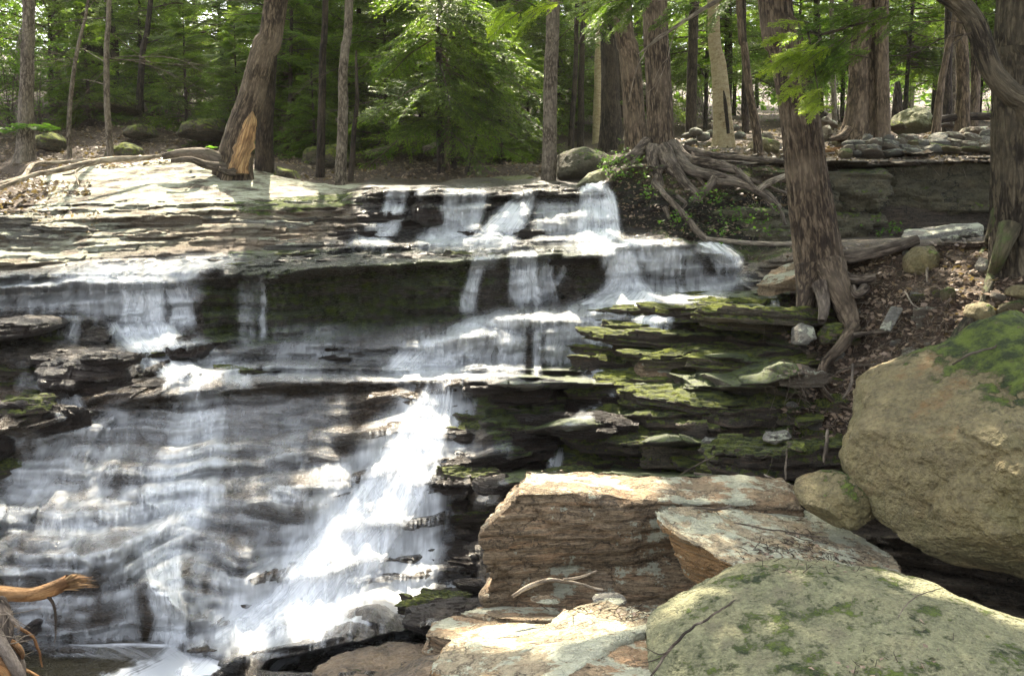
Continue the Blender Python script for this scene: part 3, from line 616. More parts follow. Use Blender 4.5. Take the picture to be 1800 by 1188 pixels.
# ------------------------------------------------------------------ rocks
def rock_star(name, outline, Y0, thick, mat, label, cat='boulder', lean=0.0, boxy=.8, nz_=.05, freq=1.6, strata_=0, seed=0, group=None, facets=0.0, res=140, planes=()):
    """closed boulder whose silhouette from the path is the outline; thick = half depth in metres, lean = top goes back"""
    o = np.array(outline, float); c = (o.max(0)+o.min(0))/2
    C0 = unp(c[0], c[1], Y0); s = Y0/F/math.cos(0)
    pts = (o-c)*s; pts[:, 1] *= -1
    n = len(pts); dense = np.concatenate([pts[i]+(pts[(i+1) % n]-pts[i])*np.linspace(0, 1, 30, endpoint=False)[:, None] for i in range(n)])
    th = np.arctan2(dense[:, 1], dense[:, 0]); rr = np.hypot(dense[:, 0], dense[:, 1]); od = np.argsort(th); th = th[od]; rr = rr[od]
    na, nb = res*2, res
    A = np.linspace(-math.pi, math.pi, na, endpoint=False); Rr = np.interp(A, np.concatenate([th-2*math.pi, th, th+2*math.pi]), np.tile(rr, 3))
    k = np.array([.25, .5, .25])
    for _ in range(3): Rr = Rr*.5+np.roll(Rr, 1)*.25+np.roll(Rr, -1)*.25
    ph = np.linspace(0.004, math.pi-.004, nb)
    sp = np.sin(ph)**boxy; cp = np.sign(np.cos(ph))*np.abs(np.cos(ph))**boxy
    x = Rr[None]*np.cos(A)[None]*sp[:, None]; z = Rr[None]*np.sin(A)[None]*sp[:, None]; y = -thick*cp[:, None] + 0*x
    V = np.stack([x, y, z], -1); hx, hz = np.ptp(pts[:, 0])/2, np.ptp(pts[:, 1])/2; E = np.array([hx, thick, hz])
    for (a1, a2, a3, dd) in planes:   # flat faces cut into the lump, in units of its half sizes
        nn = np.array([a1, a2, a3], float); nn /= np.linalg.norm(nn); ex = np.maximum((V/E)@nn-dd, 0)*.88; V = V - ex[..., None]*nn*E
    V[..., 1] += lean*V[..., 2]
    nv = V/np.maximum(np.linalg.norm(V, axis=-1, keepdims=True), 1e-6)
    q = V*freq + seed*11.3
    d = nz_*fbm(q[..., 0], q[..., 1], q[..., 2], 7, seed, .56)*2 - nz_*.35*smooth(.12, 0, np.abs(fbm(q[..., 0]*1.3+9, q[..., 1]*1.3, q[..., 2]*1.3, 5, seed+8)))
    if facets: d = d + facets*(np.abs(fbm(q[..., 0]*.8+5, q[..., 1]*.8, q[..., 2]*.8, 3, seed+3))*2-.4)
    # lumps and scoops must not swell the outline much
    side = np.abs(np.cos(ph))[:, None]
    V = V + nv*(d*(.35+.65*side))[..., None]
    if strata_:
        sa_ = 2.2 if mat in (M['wetrock'], M['mossrock']) else 1
        u = (V[..., 2] + .05*V[..., 0] + .04*fbm(V[..., 0]*2, V[..., 1]*2, 0, 3, seed))/strata_
        i = np.floor(u); f = u-i
        V[..., 1] += sa_*(hash1(i, np.floor(V[..., 0]*2+hash1(i)*5), seed)-.5)*strata_*.8*side - np.minimum(f, 1-f)*strata_*.5*side
    for _ in range(4):   # keep the built size equal to the outline's
        Wp = V + C0; t = Wp[..., 1]*CT - (Wp[..., 2]-H_CAM)*ST; k_ = t > .5
        qx = 900+F*Wp[..., 0][k_]/t[k_]; qy = 594-F*((Wp[..., 2][k_]-H_CAM)*CT+Wp[..., 1][k_]*ST)/t[k_]
        o0, o1 = o.min(0), o.max(0); b0_, b1_ = np.array([qx.min(), qy.min()]), np.array([qx.max(), qy.max()])
        sc_ = np.clip((o1-o0)/(b1_-b0_), .7, 1.3); sh = ((o1+o0)-(b1_+b0_))/2*s
        V[..., 0] = V[..., 0]*sc_[0]+sh[0]; V[..., 2] = V[..., 2]*sc_[1]-sh[1]
    me = mesh_np(name, V.reshape(-1, 3), grid_faces(nb, na, wrap=True), True)
    ob = link(name, me, mat, loc=C0)
    return tag(ob, label, cat, group)

def rock_prism(name, top, thick, mat, label, cat='rock slab', drop=(0, 0, -1), vox=.022, nz_=.018, freq=3, strata_=.05, seed=0, inset=1.0, group=None, back=None):
    """angular block: polygon of (col,row,dist) and a sweep vector; remeshed and weathered"""
    T = np.array([unp(*p) for p in top]); c = T.mean(0)
    d = np.array(drop, float); d = d/np.linalg.norm(d)*thick
    Bv = (T-c)*inset + c + d
    me = bpy.data.meshes.new(name); bm = bmesh.new()
    a = [bm.verts.new(p-c) for p in T]; bb = [bm.verts.new(p-c) for p in Bv]; n = len(a)
    bm.faces.new(a); bm.faces.new(bb[::-1])
    for i in range(n): bm.faces.new([a[(i+1) % n], a[i], bb[i], bb[(i+1) % n]])
    bmesh.ops.triangulate(bm, faces=bm.faces[:]); bmesh.ops.recalc_face_normals(bm, faces=bm.faces[:])
    bm.to_mesh(me); bm.free()
    ob = link(name, me, mat, loc=c)
    md = ob.modifiers.new('r', 'REMESH'); md.mode = 'VOXEL'; md.voxel_size = vox
    dg = bpy.context.evaluated_depsgraph_get(); m2 = bpy.data.meshes.new_from_object(ob.evaluated_get(dg))
    ob.modifiers.clear(); ob.data = m2; m2.name = name
    nv = len(m2.vertices); V = np.empty(nv*3, np.float32); m2.vertices.foreach_get('co', V); V = V.reshape(-1, 3).astype(float)
    N = np.empty(nv*3, np.float32); m2.vertices.foreach_get('normal', N); N = N.reshape(-1, 3).astype(float)
    q = V*freq+seed*7.7
    h = np.hypot(N[:, 0], N[:, 1])
    V2 = V + N*(nz_*2.2*fbm(q[:, 0], q[:, 1], q[:, 2], 5, seed)+nz_*3*fbm(q[:, 0]*.3, q[:, 1]*.3, q[:, 2]*.3, 2, seed+4))[:, None]
    if strata_:
        for hh, s in ((strata_, 1), (strata_*.37, 2)):
            u = (V[:, 2] + .04*V[:, 0] + .6*hh*fbm(V[:, 0]*1.5, V[:, 1]*1.5, V[:, 2]*2, 4, seed+s))/hh
            i = np.floor(u); f = u-i
            bl = np.floor(V[:, 0]/(hh*9)+V[:, 1]/(hh*9)+hash1(i, 0, s)*7 + .6*fbm(q[:, 0], q[:, 1], q[:, 2], 2, s))
            dd = (hash1(i, bl, seed+s)-.5)*hh*.75 - smooth(.16, 0, np.minimum(f, 1-f))*hh*.32
            Hn = N*[1, 1, 0]
            V2 = V2 + Hn*(dd*h)[:, None]
    m2.vertices.foreach_set('co', V2.astype(np.float32).ravel()); m2.update()
    m2.polygons.foreach_set('use_smooth', np.ones(len(m2.polygons), bool))
    if not m2.materials: m2.materials.append(mat)
    return tag(ob, label, cat, group)

rock_star('boulder', [(1474,900),(1474,850),(1484,810),(1505,770),(1545,715),(1600,672),(1650,645),(1710,618),(1800,574),(1900,545),(2050,570),(2180,750),(2150,1000),(2000,1090),(1850,1068),(1760,1046),(1700,1028),(1600,998),(1535,970),(1492,940)],
    6.9, 1.15, M['boulder'], 'huge rounded ochre boulder with a mossy crown at the right edge of the picture', lean=.42, boxy=.68, nz_=.15, freq=1.3, facets=.14, seed=3, res=300, planes=[(-.55,-.45,.7,.56),(-.1,-.95,.25,.62),(.25,-.9,-.35,.6),(-.75,-.6,-.2,.62),(-.2,-.6,.78,.6),(.5,-.5,.7,.62),(-.35,-.55,-.75,.66)])
rock_star('boulder', [(1393,865),(1396,842),(1420,830),(1450,825),(1490,828),(1530,850),(1540,905),(1500,932),(1455,925),(1420,905),(1400,888)],
    7.25, .3, M['boulder'], 'small rounded brown boulder wedged against the left foot of the huge boulder', lean=.2, nz_=.05, freq=2.5, facets=.08, seed=5, planes=[(-.5,-.6,.6,.7),(.3,-.9,.1,.7),(-.6,-.5,-.6,.75)])
rock_star('boulder', [(1165,1200),(1185,1165),(1225,1125),(1272,1092),(1322,1065),(1375,1040),(1435,1012),(1490,992),(1545,990),(1600,992),(1660,1004),(1720,1026),(1800,1046),(1900,1075),(2100,1180),(2250,1400),(2100,1700),(1500,1750),(1200,1600),(1135,1350)],
    5.0, 1.25, M['boulder2'], 'broad pale green lichen covered boulder filling the bottom right corner', lean=.55, boxy=.8, nz_=.10, freq=1.6, facets=.10, seed=8, res=300, planes=[(-.3,-.5,.8,.78),(-.6,-.7,.3,.74),(.15,-.8,.55,.76),(.4,-.35,.85,.80)])
rock_prism('stone_slab', [(1150,898,6.95),(1172,889,7.3),(1290,884,7.7),(1400,890,7.8),(1480,925,7.5),(1580,985,6.9),(1600,1040,6.2),(1480,1040,6.05),(1385,1030,6.0),(1320,1000,6.15),(1262,985,6.3),(1240,962,6.45),(1190,940,6.6),(1156,915,6.8)],
    .46, M['slab'], 'tilted pale slab with a broken orange edge lying in front of the huge boulder', drop=(.32, .22, -1), vox=.016, nz_=.012, strata_=.07, seed=2, inset=.86)
# outcrop of layered rock beside the falls
rock_prism('layered_outcrop', [(905,866,7.3),(885,892,7.25),(868,910,7.2),(840,942,7.15),(842,958,7.15),(880,962,7.25),(905,974,7.35),(902,990,7.4),(872,1008,7.3),(866,1035,7.3),(850,1052,7.3),(858,1072,7.2),(1050,1085,7.1),(1250,1080,7.1),(1420,1060,7.2),(1420,900,7.6),(1400,882,7.7),(1180,878,7.45),(1000,866,7.35)],
    .75, M['outcrop'], 'orange brown outcrop of thinly layered rock beside the foot of the falls', 'rock outcrop', drop=(.12, 1, .0), vox=.02, nz_=.02, strata_=.11, seed=4)
rock_star('rock', [(1056,852),(1066,842),(1100,836),(1128,842),(1134,856),(1100,862)], 8.4, .18, M['outcrop'], 'flat round topped stone on the back edge of the layered outcrop', 'rock', seed=9, res=50)
rock_prism('rock', [(1230,880,8.3),(1240,866,8.6),(1320,862,8.8),(1345,870,8.6),(1348,890,8.0),(1250,900,7.8)], .2, M['slab'], 'low grey block behind the tilted slab', seed=6, vox=.018, strata_=.05)
rock_prism('rock', [(1180,864,8.9),(1200,852,9.2),(1385,862,9.3),(1392,884,8.6),(1190,880,8.3)], .22, M['mossrock'], 'long thin mossy slab bridging the outcrop and the small boulder', seed=16, vox=.02, strata_=.05)
# low ledges at the bottom
rock_prism('rock', [(806,1072,6.9),(835,1060,7.2),(1000,1052,7.4),(1240,1050,7.4),(1300,1075,6.9),(1180,1080,6.6),(1000,1085,6.6),(880,1080,6.65)], .26, M['outcrop'], 'long flat ledge running below the layered outcrop', 'rock ledge', seed=7, strata_=.08)
rock_prism('rock', [(742,1112,6.5),(760,1092,6.8),(815,1082,7.0),(900,1085,6.9),(1010,1100,6.6),(950,1112,6.3),(800,1120,6.25)], .2, M['outcrop'], 'dark nosed ledge beside the white water', 'rock ledge', seed=17, strata_=.06)
rock_prism('rock', [(760,1190,5.4),(778,1150,5.75),(800,1128,6.0),(870,1118,6.2),(950,1108,6.3),(985,1088,6.45),(1050,1068,6.6),(1110,1072,6.5),(1165,1090,6.2),(1170,1112,5.9),(1120,1120,5.8),(1060,1150,5.5),(1000,1200,5.1),(850,1260,4.8),(740,1240,5.0)], .4, M['slab'], 'sunlit broken pale rock shelf at the bottom of the picture', 'rock shelf', seed=12, strata_=.09, nz_=.035, vox=.02)
rock_prism('rock', [(1000,1175,5.15),(1040,1150,5.4),(1100,1125,5.7),(1180,1105,5.9),(1260,1110,5.8),(1220,1180,5.2),(1150,1260,4.7),(980,1260,4.6)], .4, M['outcrop'], 'shaded brown ledge between the sunlit shelf and the lichen boulder', 'rock ledge', seed=13, strata_=.07)
rock_prism('rock', [(540,1172,6.6),(600,1150,6.95),(700,1128,7.3),(790,1118,7.3),(800,1140,6.7),(780,1200,5.7),(580,1260,5.2),(520,1210,5.9)], .3, M['ledgewet'], 'low wet ledge with tufts of moss at the bottom centre', 'rock ledge', seed=14, strata_=.05, nz_=.05)
rock_star('rock', [(932,1052),(940,1046),(975,1047),(987,1058),(960,1062)], 6.9, .09, M['outcrop'], 'small orange stone on the ledge under the forked branch', 'rock', seed=21, res=40, nz_=.02)
rock_star('rock', [(1041,1055),(1044,1042),(1075,1041),(1098,1046),(1102,1060),(1070,1064)], 6.8, .12, M['greyrock'], 'angular grey stone right of the forked branch', 'rock', seed=22, res=50, nz_=.03)
# dark wet rocks in the falls at the left
def wetr(out, Y, th, lab, seed, m='wetrock', st=.12): rock_star('rock', out, Y, th, M[m], lab, 'rock', lean=.5, nz_=.10, freq=1.8, strata_=st, seed=seed, res=110, facets=.06)
wetr([(-90,570),(0,556),(60,552),(112,560),(120,574),(90,590),(40,600),(-60,610)], 12.3, .6, 'flat dark wet rock under the upper left fall', 31)
wetr([(60,640),(100,618),(160,610),(220,628),(245,665),(205,700),(150,706),(90,690)], 11.6, .5, 'wedge shaped black wet rock with a bluish sheen in the left falls', 32)
wetr([(-90,740),(0,722),(50,728),(74,756),(60,790),(10,815),(-80,830)], 10.6, .45, 'dark brown wet boulder cut by the left edge of the picture', 33)
wetr([(288,596),(325,586),(370,596),(384,612),(372,630),(320,634),(292,620)], 12.7, .4, 'dark jutting rock where the left stream turns', 34)
wetr([(262,640),(290,632),(312,650),(306,670),(272,676),(250,660)], 12.0, .3, 'small black wet rock on the right of the left stream', 35)
wetr([(720,362),(735,352),(782,352),(784,395),(750,400),(722,388)], 16.6, .5, 'black mossy block splitting the top of the falls', 36, st=.1)
wetr([(36,1080),(60,1070),(92,1078),(94,1120),(60,1132),(30,1128)], 8.2, .25, 'small dark rock behind the root tangle at the foot of the falls', 37)
wetr([(144,566),(160,560),(172,568),(168,578),(148,578)], 12.9, .14, 'little dark stone on the lip below the upper left fall', 38)
wetr([(570,775),(590,764),(606,772),(604,790),(576,794)], 10.6, .16, 'small mossy lump between the two lower falls', 39, 'mossrock')
# mossy stones on the right ledges and the bank
def st(out, Y, th, lab, seed, m='mossrock', nz_=.05, lean=.3, st_=.06): rock_star('rock', out, Y, th, M[m], lab, 'rock', lean=lean, nz_=nz_, freq=3, strata_=st_, seed=seed, res=70, facets=.04)
st([(1114,650),(1122,634),(1150,632),(1176,642),(1186,660),(1160,672),(1118,670)], 11.6, .3, 'squarish brown stone at the left end of the mossy ledges', 41, 'outcrop')
rock_prism('rock', [(1180,624,11.8),(1210,610,12.1),(1290,606,12.2),(1330,620,11.9),(1310,640,11.4),(1190,640,11.4)], .22, M['mossrock'], 'thick mossy slab above the squarish brown stone', seed=42, strata_=.08)
rock_prism('rock', [(1295,655,11.0),(1330,635,11.3),(1410,622,11.3),(1440,640,10.8),(1400,668,10.4),(1310,672,10.5)], .2, M['mossrock'], 'long mossy slab leading up to the roots of the leaning trunk', seed=43, strata_=.07)
rock_prism('rock', [(1362,700,10.2),(1380,688,10.5),(1425,690,10.4),(1432,706,10.0),(1375,712,9.9)], .12, M['mossrock'], 'low mossy slab under the hanging root', seed=44)
rock_prism('rock', [(1390,730,9.7),(1400,720,9.9),(1450,718,9.9),(1455,732,9.6),(1400,740,9.5)], .1, M['mossrock'], 'narrow flat stone stepping out of the dirt bank', seed=45)
st([(1230,778),(1240,767),(1258,770),(1262,780),(1245,784)], 9.9, .08, 'small pale quartz stone lying on the mossy ledge', 46, 'greyrock', .02)
st([(1340,775),(1350,758),(1385,755),(1392,770),(1360,782)], 9.2, .12, 'pair topped grey stone low on the bank', 47, 'greyrock')
st([(1382,785),(1388,774),(1415,776),(1420,790),(1400,796)], 8.9, .1, 'small square stone beside the thin upright stick', 48)
st([(1390,605),(1392,578),(1408,568),(1430,574),(1436,596),(1410,608)], 10.6, .2, 'pale blue grey stone wedged under the leaning trunk', 49, 'greyrock', .03, st_=0)
st([(1435,590),(1450,570),(1480,566),(1490,590),(1470,606),(1440,604)], 10.7, .2, 'dark mossy stone between the two feet of the leaning trunk', 50)
rock_prism('rock', [(1547,580,10.1),(1568,540,10.25),(1588,543,10.25),(1566,584,10.1)], .05, M['greyrock'], 'thin grey slate standing on edge in the dirt bank', drop=(.1, 1, .1), seed=51, vox=.012, nz_=.004, strata_=0)
st([(1586,478),(1588,452),(1610,436),(1640,432),(1652,446),(1642,472),(1605,486)], 11.0, .25, 'rounded greenish boulder at the top of the dirt bank', 52, 'boulder', .03, st_=0)
st([(1693,552),(1700,536),(1735,530),(1752,542),(1745,562),(1715,572)], 9.6, .18, 'sunlit ochre stone on the bank below the right trunk', 53, 'boulder', .03, st_=0)
st([(1713,468),(1725,452),(1738,456),(1736,472),(1722,478)], 10.2, .1, 'small upright stone left of the mossy trunk foot', 54, 'greyrock', st_=0)
st([(1652,420),(1665,412),(1690,414),(1692,424),(1665,428)], 11.6, .12, 'low grey stone on the crest of the bank', 55, 'greyrock', st_=0)
st([(1684,414),(1695,404),(1718,404),(1724,416),(1700,420)], 11.4, .14, 'whitish stone on the crest of the bank', 56, 'greyrock', st_=0)
rock_prism('rock', [(1584,415,14.4),(1590,404,14.8),(1650,398,15),(1720,390,15),(1730,396,14.6),(1600,420,14.2)], .25, M['greyrock'], 'long thin grey slab leaning at the foot of the quarry face', seed=57, strata_=.0, nz_=.012)
st([(1676,634),(1685,608),(1705,600),(1712,622),(1700,640)], 9.0, .15, 'mossy stone just above the huge boulder', 58, 'mossrock')
st([(1757,590),(1765,572),(1790,568),(1800,584),(1785,598)], 9.0, .13, 'round grey stone right of the sunlit ochre stone', 59, 'greyrock', st_=0)
st([(1765,520),(1780,502),(1815,500),(1830,520),(1800,532)], 9.5, .18, 'mossy stone at the base of the right trunk', 60, 'boulder', st_=0)
rock_prism('rock', [(1330,498,12.3),(1352,478,12.6),(1390,462,12.8),(1420,452,12.6),(1425,478,12.0),(1360,500,12)], .16, M['outcrop'], 'brown flat slab tipped toward the falls behind the leaning trunk', seed=61, strata_=.05)
# rocks at the top of the falls and in the woods
rock_prism('rock', [(840,322,19.6),(870,308,20.5),(930,306,20.5),(955,318,19.6)], .3, M['boulder2'], 'flat lichen pale rock on the lip of the falls', seed=62, vox=.04)
st([(1012,330),(1035,306),(1064,296),(1068,330)], 17.6, .5, 'smooth pale slanting rock right at the top of the main chute', 63, 'boulder2', st_=0)
def bst(out, Y, th, lab, seed, m='boulder2'): rock_star('boulder', out, Y, th, M[m], lab, 'boulder', lean=.3, nz_=.16, freq=1.0, seed=seed, res=70, facets=.12)
bst([(975,320),(980,270),(1020,258),(1060,270),(1085,300),(1070,325)], 20.6, 1.2, 'big grey lichen spotted boulder behind the round pale trunk', 64, 'facerock')
bst([(75,205),(90,182),(180,176),(250,184),(240,205),(130,210)], 28, 1.5, 'long low mossy rock high in the left woods', 65, 'mossrock')
bst([(55,262),(60,238),(95,232),(120,248),(115,268)], 23.5, .6, 'mossy rock between the left trunk and the slim sapling', 66, 'mossrock')
bst([(180,285),(190,262),(220,250),(250,262),(258,288)], 22, .6, 'squat green rock behind the twiggy sapling', 67, 'mossrock')
bst([(215,240),(230,222),(270,218),(280,238),(250,246)], 25, .6, 'mossy rock on the leaf covered slope', 68, 'mossrock')
bst([(310,245),(320,212),(390,208),(410,235),(380,250)], 25, .8, 'dark mossy rock left of the leaning tree', 69, 'mossrock')
bst([(528,300),(535,262),(600,252),(620,290),(570,310)], 24, .8, 'tall mossy rock behind the two slim dark trunks', 70, 'mossrock')
bst([(480,318),(485,292),(520,300),(530,318)], 20.5, .4, 'low mossy rock right of the leaning tree', 71, 'mossrock')
bst([(1560,225),(1575,200),(1610,188),(1640,196),(1648,232),(1600,240)], 23, .9, 'large smooth boulder behind the dry stone wall', 72, 'boulder2')
bst([(1545,228),(1556,212),(1580,216),(1594,230)], 21, .4, 'dark pointed stone in front of the large smooth boulder', 73, 'mossrock')
bst([(1440,245),(1442,222),(1458,220),(1464,240),(1452,250)], 19.6, .3, 'cube like stone beside the leaning trunk', 74, 'wallrock')
bst([(1462,254),(1466,236),(1505,232),(1510,252),(1480,258)], 18.9, .3, 'mossy block left of the twin trunk', 75, 'boulder')
bst([(1436,212),(1448,205),(1468,212),(1474,226),(1450,220)], 20.5, .3, 'curved pinkish stone above the cube like stone', 76, 'wallrock')
bst([(1310,270),(1320,250),(1350,242),(1372,254),(1365,272)], 19.4, .35, 'round brown boulder behind the thin curved tree', 77, 'boulder')
bst([(1215,282),(1225,268),(1260,262),(1275,276)], 18.6, .35, 'flat greenish rock below the yellow birch', 78, 'boulder')
bst([(1683,235),(1695,222),(1735,222),(1740,238)], 19.4, .35, 'dark flattish boulder at the right end of the stone wall', 79, 'wallrock')
bst([(1645,222),(1655,208),(1685,210),(1690,228)], 22, .35, 'grey boulder behind the stone wall', 80, 'greyrock')
bst([(1725,262),(1735,242),(1775,245),(1790,262)], 18.3, .3, 'pale bluish boulder closing the stone wall', 81, 'greyrock')
for i, (x, y, r_) in enumerate([(1222,232,10),(1236,240,13),(1214,250,9),(1250,235,9),(1208,238,8),(1205,255,10),(1300,238,9),(1292,226,8)]):
    a = np.linspace(0, 6.28, 9)[:-1]; rr = random.Random(i)
    o = rock_star('rock', [(x+r_*math.cos(t)*rr.uniform(.9, 1.4), y+r_*math.sin(t)*rr.uniform(.6, .9)) for t in a], 22.5+i*.2, .25, M['greyrock'], 'pale tumbled rock of the pile behind the yellow birch', 'rock', seed=90+i, res=40, nz_=.06, group='pile of pale rocks behind the birch')
# loose-looking plates of the bedding: a few shapes, copied
plates = []
for i in range(7):
    rr = random.Random(i+40); n = 9; T = []
    for k in range(n):
        a = k*2*math.pi/n+rr.uniform(-.2, .2); r_ = rr.uniform(.75, 1.15); T.append((900+r_*math.cos(a)*60, 400, 5.0+0*a, r_*math.sin(a)))
    me = bpy.data.meshes.new('plate'); bm = bmesh.new()
    top = [bm.verts.new(((t[0]-900)/60, t[3]*.75, .13)) for t in T]; bot = [bm.verts.new(((t[0]-900)/60*rr.uniform(.85, 1), t[3]*.75*rr.uniform(.85, 1), -.25)) for t in T]
    bm.faces.new(top); bm.faces.new(bot[::-1])
    for k in range(n): bm.faces.new([top[(k+1) % n], top[k], bot[k], bot[(k+1) % n]])
    bmesh.ops.recalc_face_normals(bm, faces=bm.faces[:]); bm.to_mesh(me); bm.free()
    ob = link('plate', me); md = ob.modifiers.new('r', 'REMESH'); md.mode = 'VOXEL'; md.voxel_size = .022
    m2 = bpy.data.meshes.new_from_object(ob.evaluated_get(bpy.context.evaluated_depsgraph_get())); bpy.data.objects.remove(ob)
    nv = len(m2.vertices); V = np.empty(nv*3, np.float32); m2.vertices.foreach_get('co', V); V = V.reshape(-1, 3).astype(float)
    N = np.empty(nv*3, np.float32); m2.vertices.foreach_get('normal', N); N = N.reshape(-1, 3).astype(float)
    V[:, 2] += .10*fbm(V[:, 0]*1.2+i*7, V[:, 1]*1.2, 0, 4, i) + .05*np.floor(fbm(V[:, 0]*1.1, V[:, 1]*2+i*5, 0, 3, i+9)*5)*(V[:, 2] > 0)
    V += N*[1, 1, .3]*(.11*fbm(V[:, 0]*2.5+i, V[:, 1]*2.5, V[:, 2]*9, 5, i+3) + (hash1(np.floor((V[:, 2]+.03*V[:, 0])/.065), i)-.5)*.09)[:, None]
    m2.vertices.foreach_set('co', V.astype(np.float32).ravel()); m2.polygons.foreach_set('use_smooth', np.ones(len(m2.polygons), bool)); m2.update(); plates.append(m2)
def plate_set(areas, mats, seed, label, group, name='rock'):
    rr = random.Random(seed); lib = [[p.copy() for p in plates] for _ in mats]
    for L_, mt in zip(lib, mats):
        for p in L_: p.materials.append(mt)
    for (x0, y0, x1, y1, n, smin, smax, hh) in areas:
        for k in range(n):
            x = rr.uniform(x0, x1); y = rr.uniform(y0, y1); p = gpt(x, y); s_ = rr.uniform(smin, smax)
            o = link(name, lib[rr.randrange(len(mats))][rr.randrange(7)], None, None, p+np.array([0, .35*s_, -.03]))
            o.scale = (s_, s_*rr.uniform(.6, 1), s_*rr.uniform(.7, 1.3)*hh); o.rotation_euler = (rr.uniform(-.10, .04), rr.uniform(-.07, .07), rr.uniform(-.35, .35)+rr.choice([0, math.pi]))
            tag(o, label, 'rock', group)
plate_set([(1120,520,1390,600,12,.5,1.0,.5),(1080,600,1400,680,14,.5,1.0,.6),(1090,690,1380,770,14,.5,.95,.8),(1000,770,1390,840,18,.4,.8,.7)], [M['mossrock'], M['wetmoss'], M['wetmoss']], 1, 'flat mossy layer of rock stepping down the right side of the falls', 'mossy rock layers right of the falls')
plate_set([(830,675,1080,760,16,.25,.5,.8),(810,765,1000,850,16,.22,.45,.9),(790,860,860,1040,12,.2,.42,.9),(740,1040,840,1110,6,.2,.4,.8)], [M['wetmoss'], M['wetrock'], M['wetrock']], 2, 'dark wet layer of rock glinting beside the white water', 'wet rock layers beside the white water')
plate_set([(-20,560,120,720,8,.3,.6,1.0),(180,590,300,680,5,.25,.5,.9),(0,700,90,830,4,.3,.6,1.1),(420,600,860,650,9,.2,.4,.5),(560,340,700,440,8,.3,.6,.7),(400,450,560,470,4,.3,.5,.5),(400,440,1040,458,14,.3,.7,.45),(640,350,1040,425,10,.2,.45,.8)], [M['wetrock'], M['wetrock'], M['wetmoss']], 3, 'dark wet layer of rock among the streams on the left', 'wet rock layers on the left')
plate_set([(-20,385,180,470,8,.5,1.0,.5),(200,375,560,440,10,.4,.9,.5)], [M['greyrock'], M['wallrock']], 4, 'dry flat layer of pale rock below the big slab', 'dry rock layers below the pale slab')
plate_set([(1380,560,1480,840,9,.14,.3,1.2),(1500,440,1700,600,6,.1,.2,1.2)], [M['mossrock'], M['wallrock']], 5, 'flat broken stone lying on the dirt bank', 'flat stones on the bank')
# stepped blocks at the left of the quarry face
rock_prism('rock', [(1462,388,16.3),(1538,388,16.3),(1535,422,16.3),(1462,422,16.3)], .8, M['facerock'], 'squared greenish block at the foot of the quarry face', drop=(0, 1, 0), seed=85, vox=.035, strata_=.2)
rock_prism('rock', [(1440,308,16.5),(1560,300,16.5),(1560,318,16.5),(1555,395,16.4),(1440,395,16.4)], .8, M['facerock'], 'mossy stepped corner of the quarry face beside the trunk', drop=(0, 1, 0), seed=86, vox=.035, strata_=.25, nz_=.04)
rock_prism('quarry_outcrop', [(1545,292,16.75),(1760,284,16.6),(1900,284,16.4),(1900,412,16.2),(1740,418,16.6),(1545,420,16.7)], .8, M['facerock'], 'tall flat dark green quarry face below the stone wall', 'rock outcrop', drop=(0, 1, 0), seed=87, vox=.04, strata_=.2, nz_=.025, freq=1.5)
rock_prism('rock', [(1200,372,15.9),(1290,366,15.9),(1400,372,15.8),(1440,378,15.7),(1440,480,15.3),(1330,470,15.3),(1250,430,15.6)], .9, M['facerock'], 'dark undercut ledge beneath the tangled roots', drop=(0, 1, 0), seed=88, vox=.035, strata_=.22, nz_=.05)
# dry stone wall
wall = thing('dry_stone_wall', unp(1600, 268, 17.2), 'low dry stone wall of rounded field stones above the quarry face', 'stone wall')
protos = []
for i in range(8):
    bm = bmesh.new(); bmesh.ops.create_icosphere(bm, subdivisions=4, radius=1)
    V = np.array([v.co[:] for v in bm.verts]); d = 1 + .32*fbm(V[:, 0]*1.1+i*9, V[:, 1]*1.1, V[:, 2]*1.1, 4, i)
    V = np.sign(V)*np.abs(V)**.75*d[:, None]
    for v, c in zip(bm.verts, V): v.co = c
    me = bpy.data.meshes.new('stone'); bm.to_mesh(me); bm.free(); me.polygons.foreach_set('use_smooth', np.ones(len(me.polygons), bool)); protos.append(me)
wr = random.Random(4)
smats = [M['wallrock'], M['greyrock'], M['boulder']]
pm = [[p.copy() for p in protos] for _ in smats]
for ms, mt in zip(pm, smats):
    for p in ms: p.materials.append(mt)
wl = np.array(wall.location)
for row, (ytop) in enumerate([0, 1, 2, 3]):
    x = 1478 + row*4 + wr.uniform(-4, 4)
    while x < 1738:
        wpx = wr.uniform(15, 36)*(1.1 if row == 0 else .85 if row > 2 else 1)
        base = 272 - (x-1478)*.03; hpx = wr.uniform(9, 13)
        yy = base - row*8.5 + wr.uniform(-2, 2)
        if row == 3 and (x < 1500 or wr.random() < .35): x += wpx; continue
        p = unp(x+wpx/2, yy, 17.3+row*.12+wr.uniform(-.08, .08)) - wl
        o = link('stone', pm[wr.choice([0, 0, 1, 2])][wr.randrange(8)], None, wall, p)
        s = 17.3/F; o.scale = (wpx*s*.58, wpx*s*.6, hpx*s*wr.uniform(.5, .85)); o.rotation_euler = (wr.uniform(-.2, .2), wr.uniform(-.35, .35), wr.uniform(-1.5, 1.5))
        x += wpx*wr.uniform(.9, 1.05)
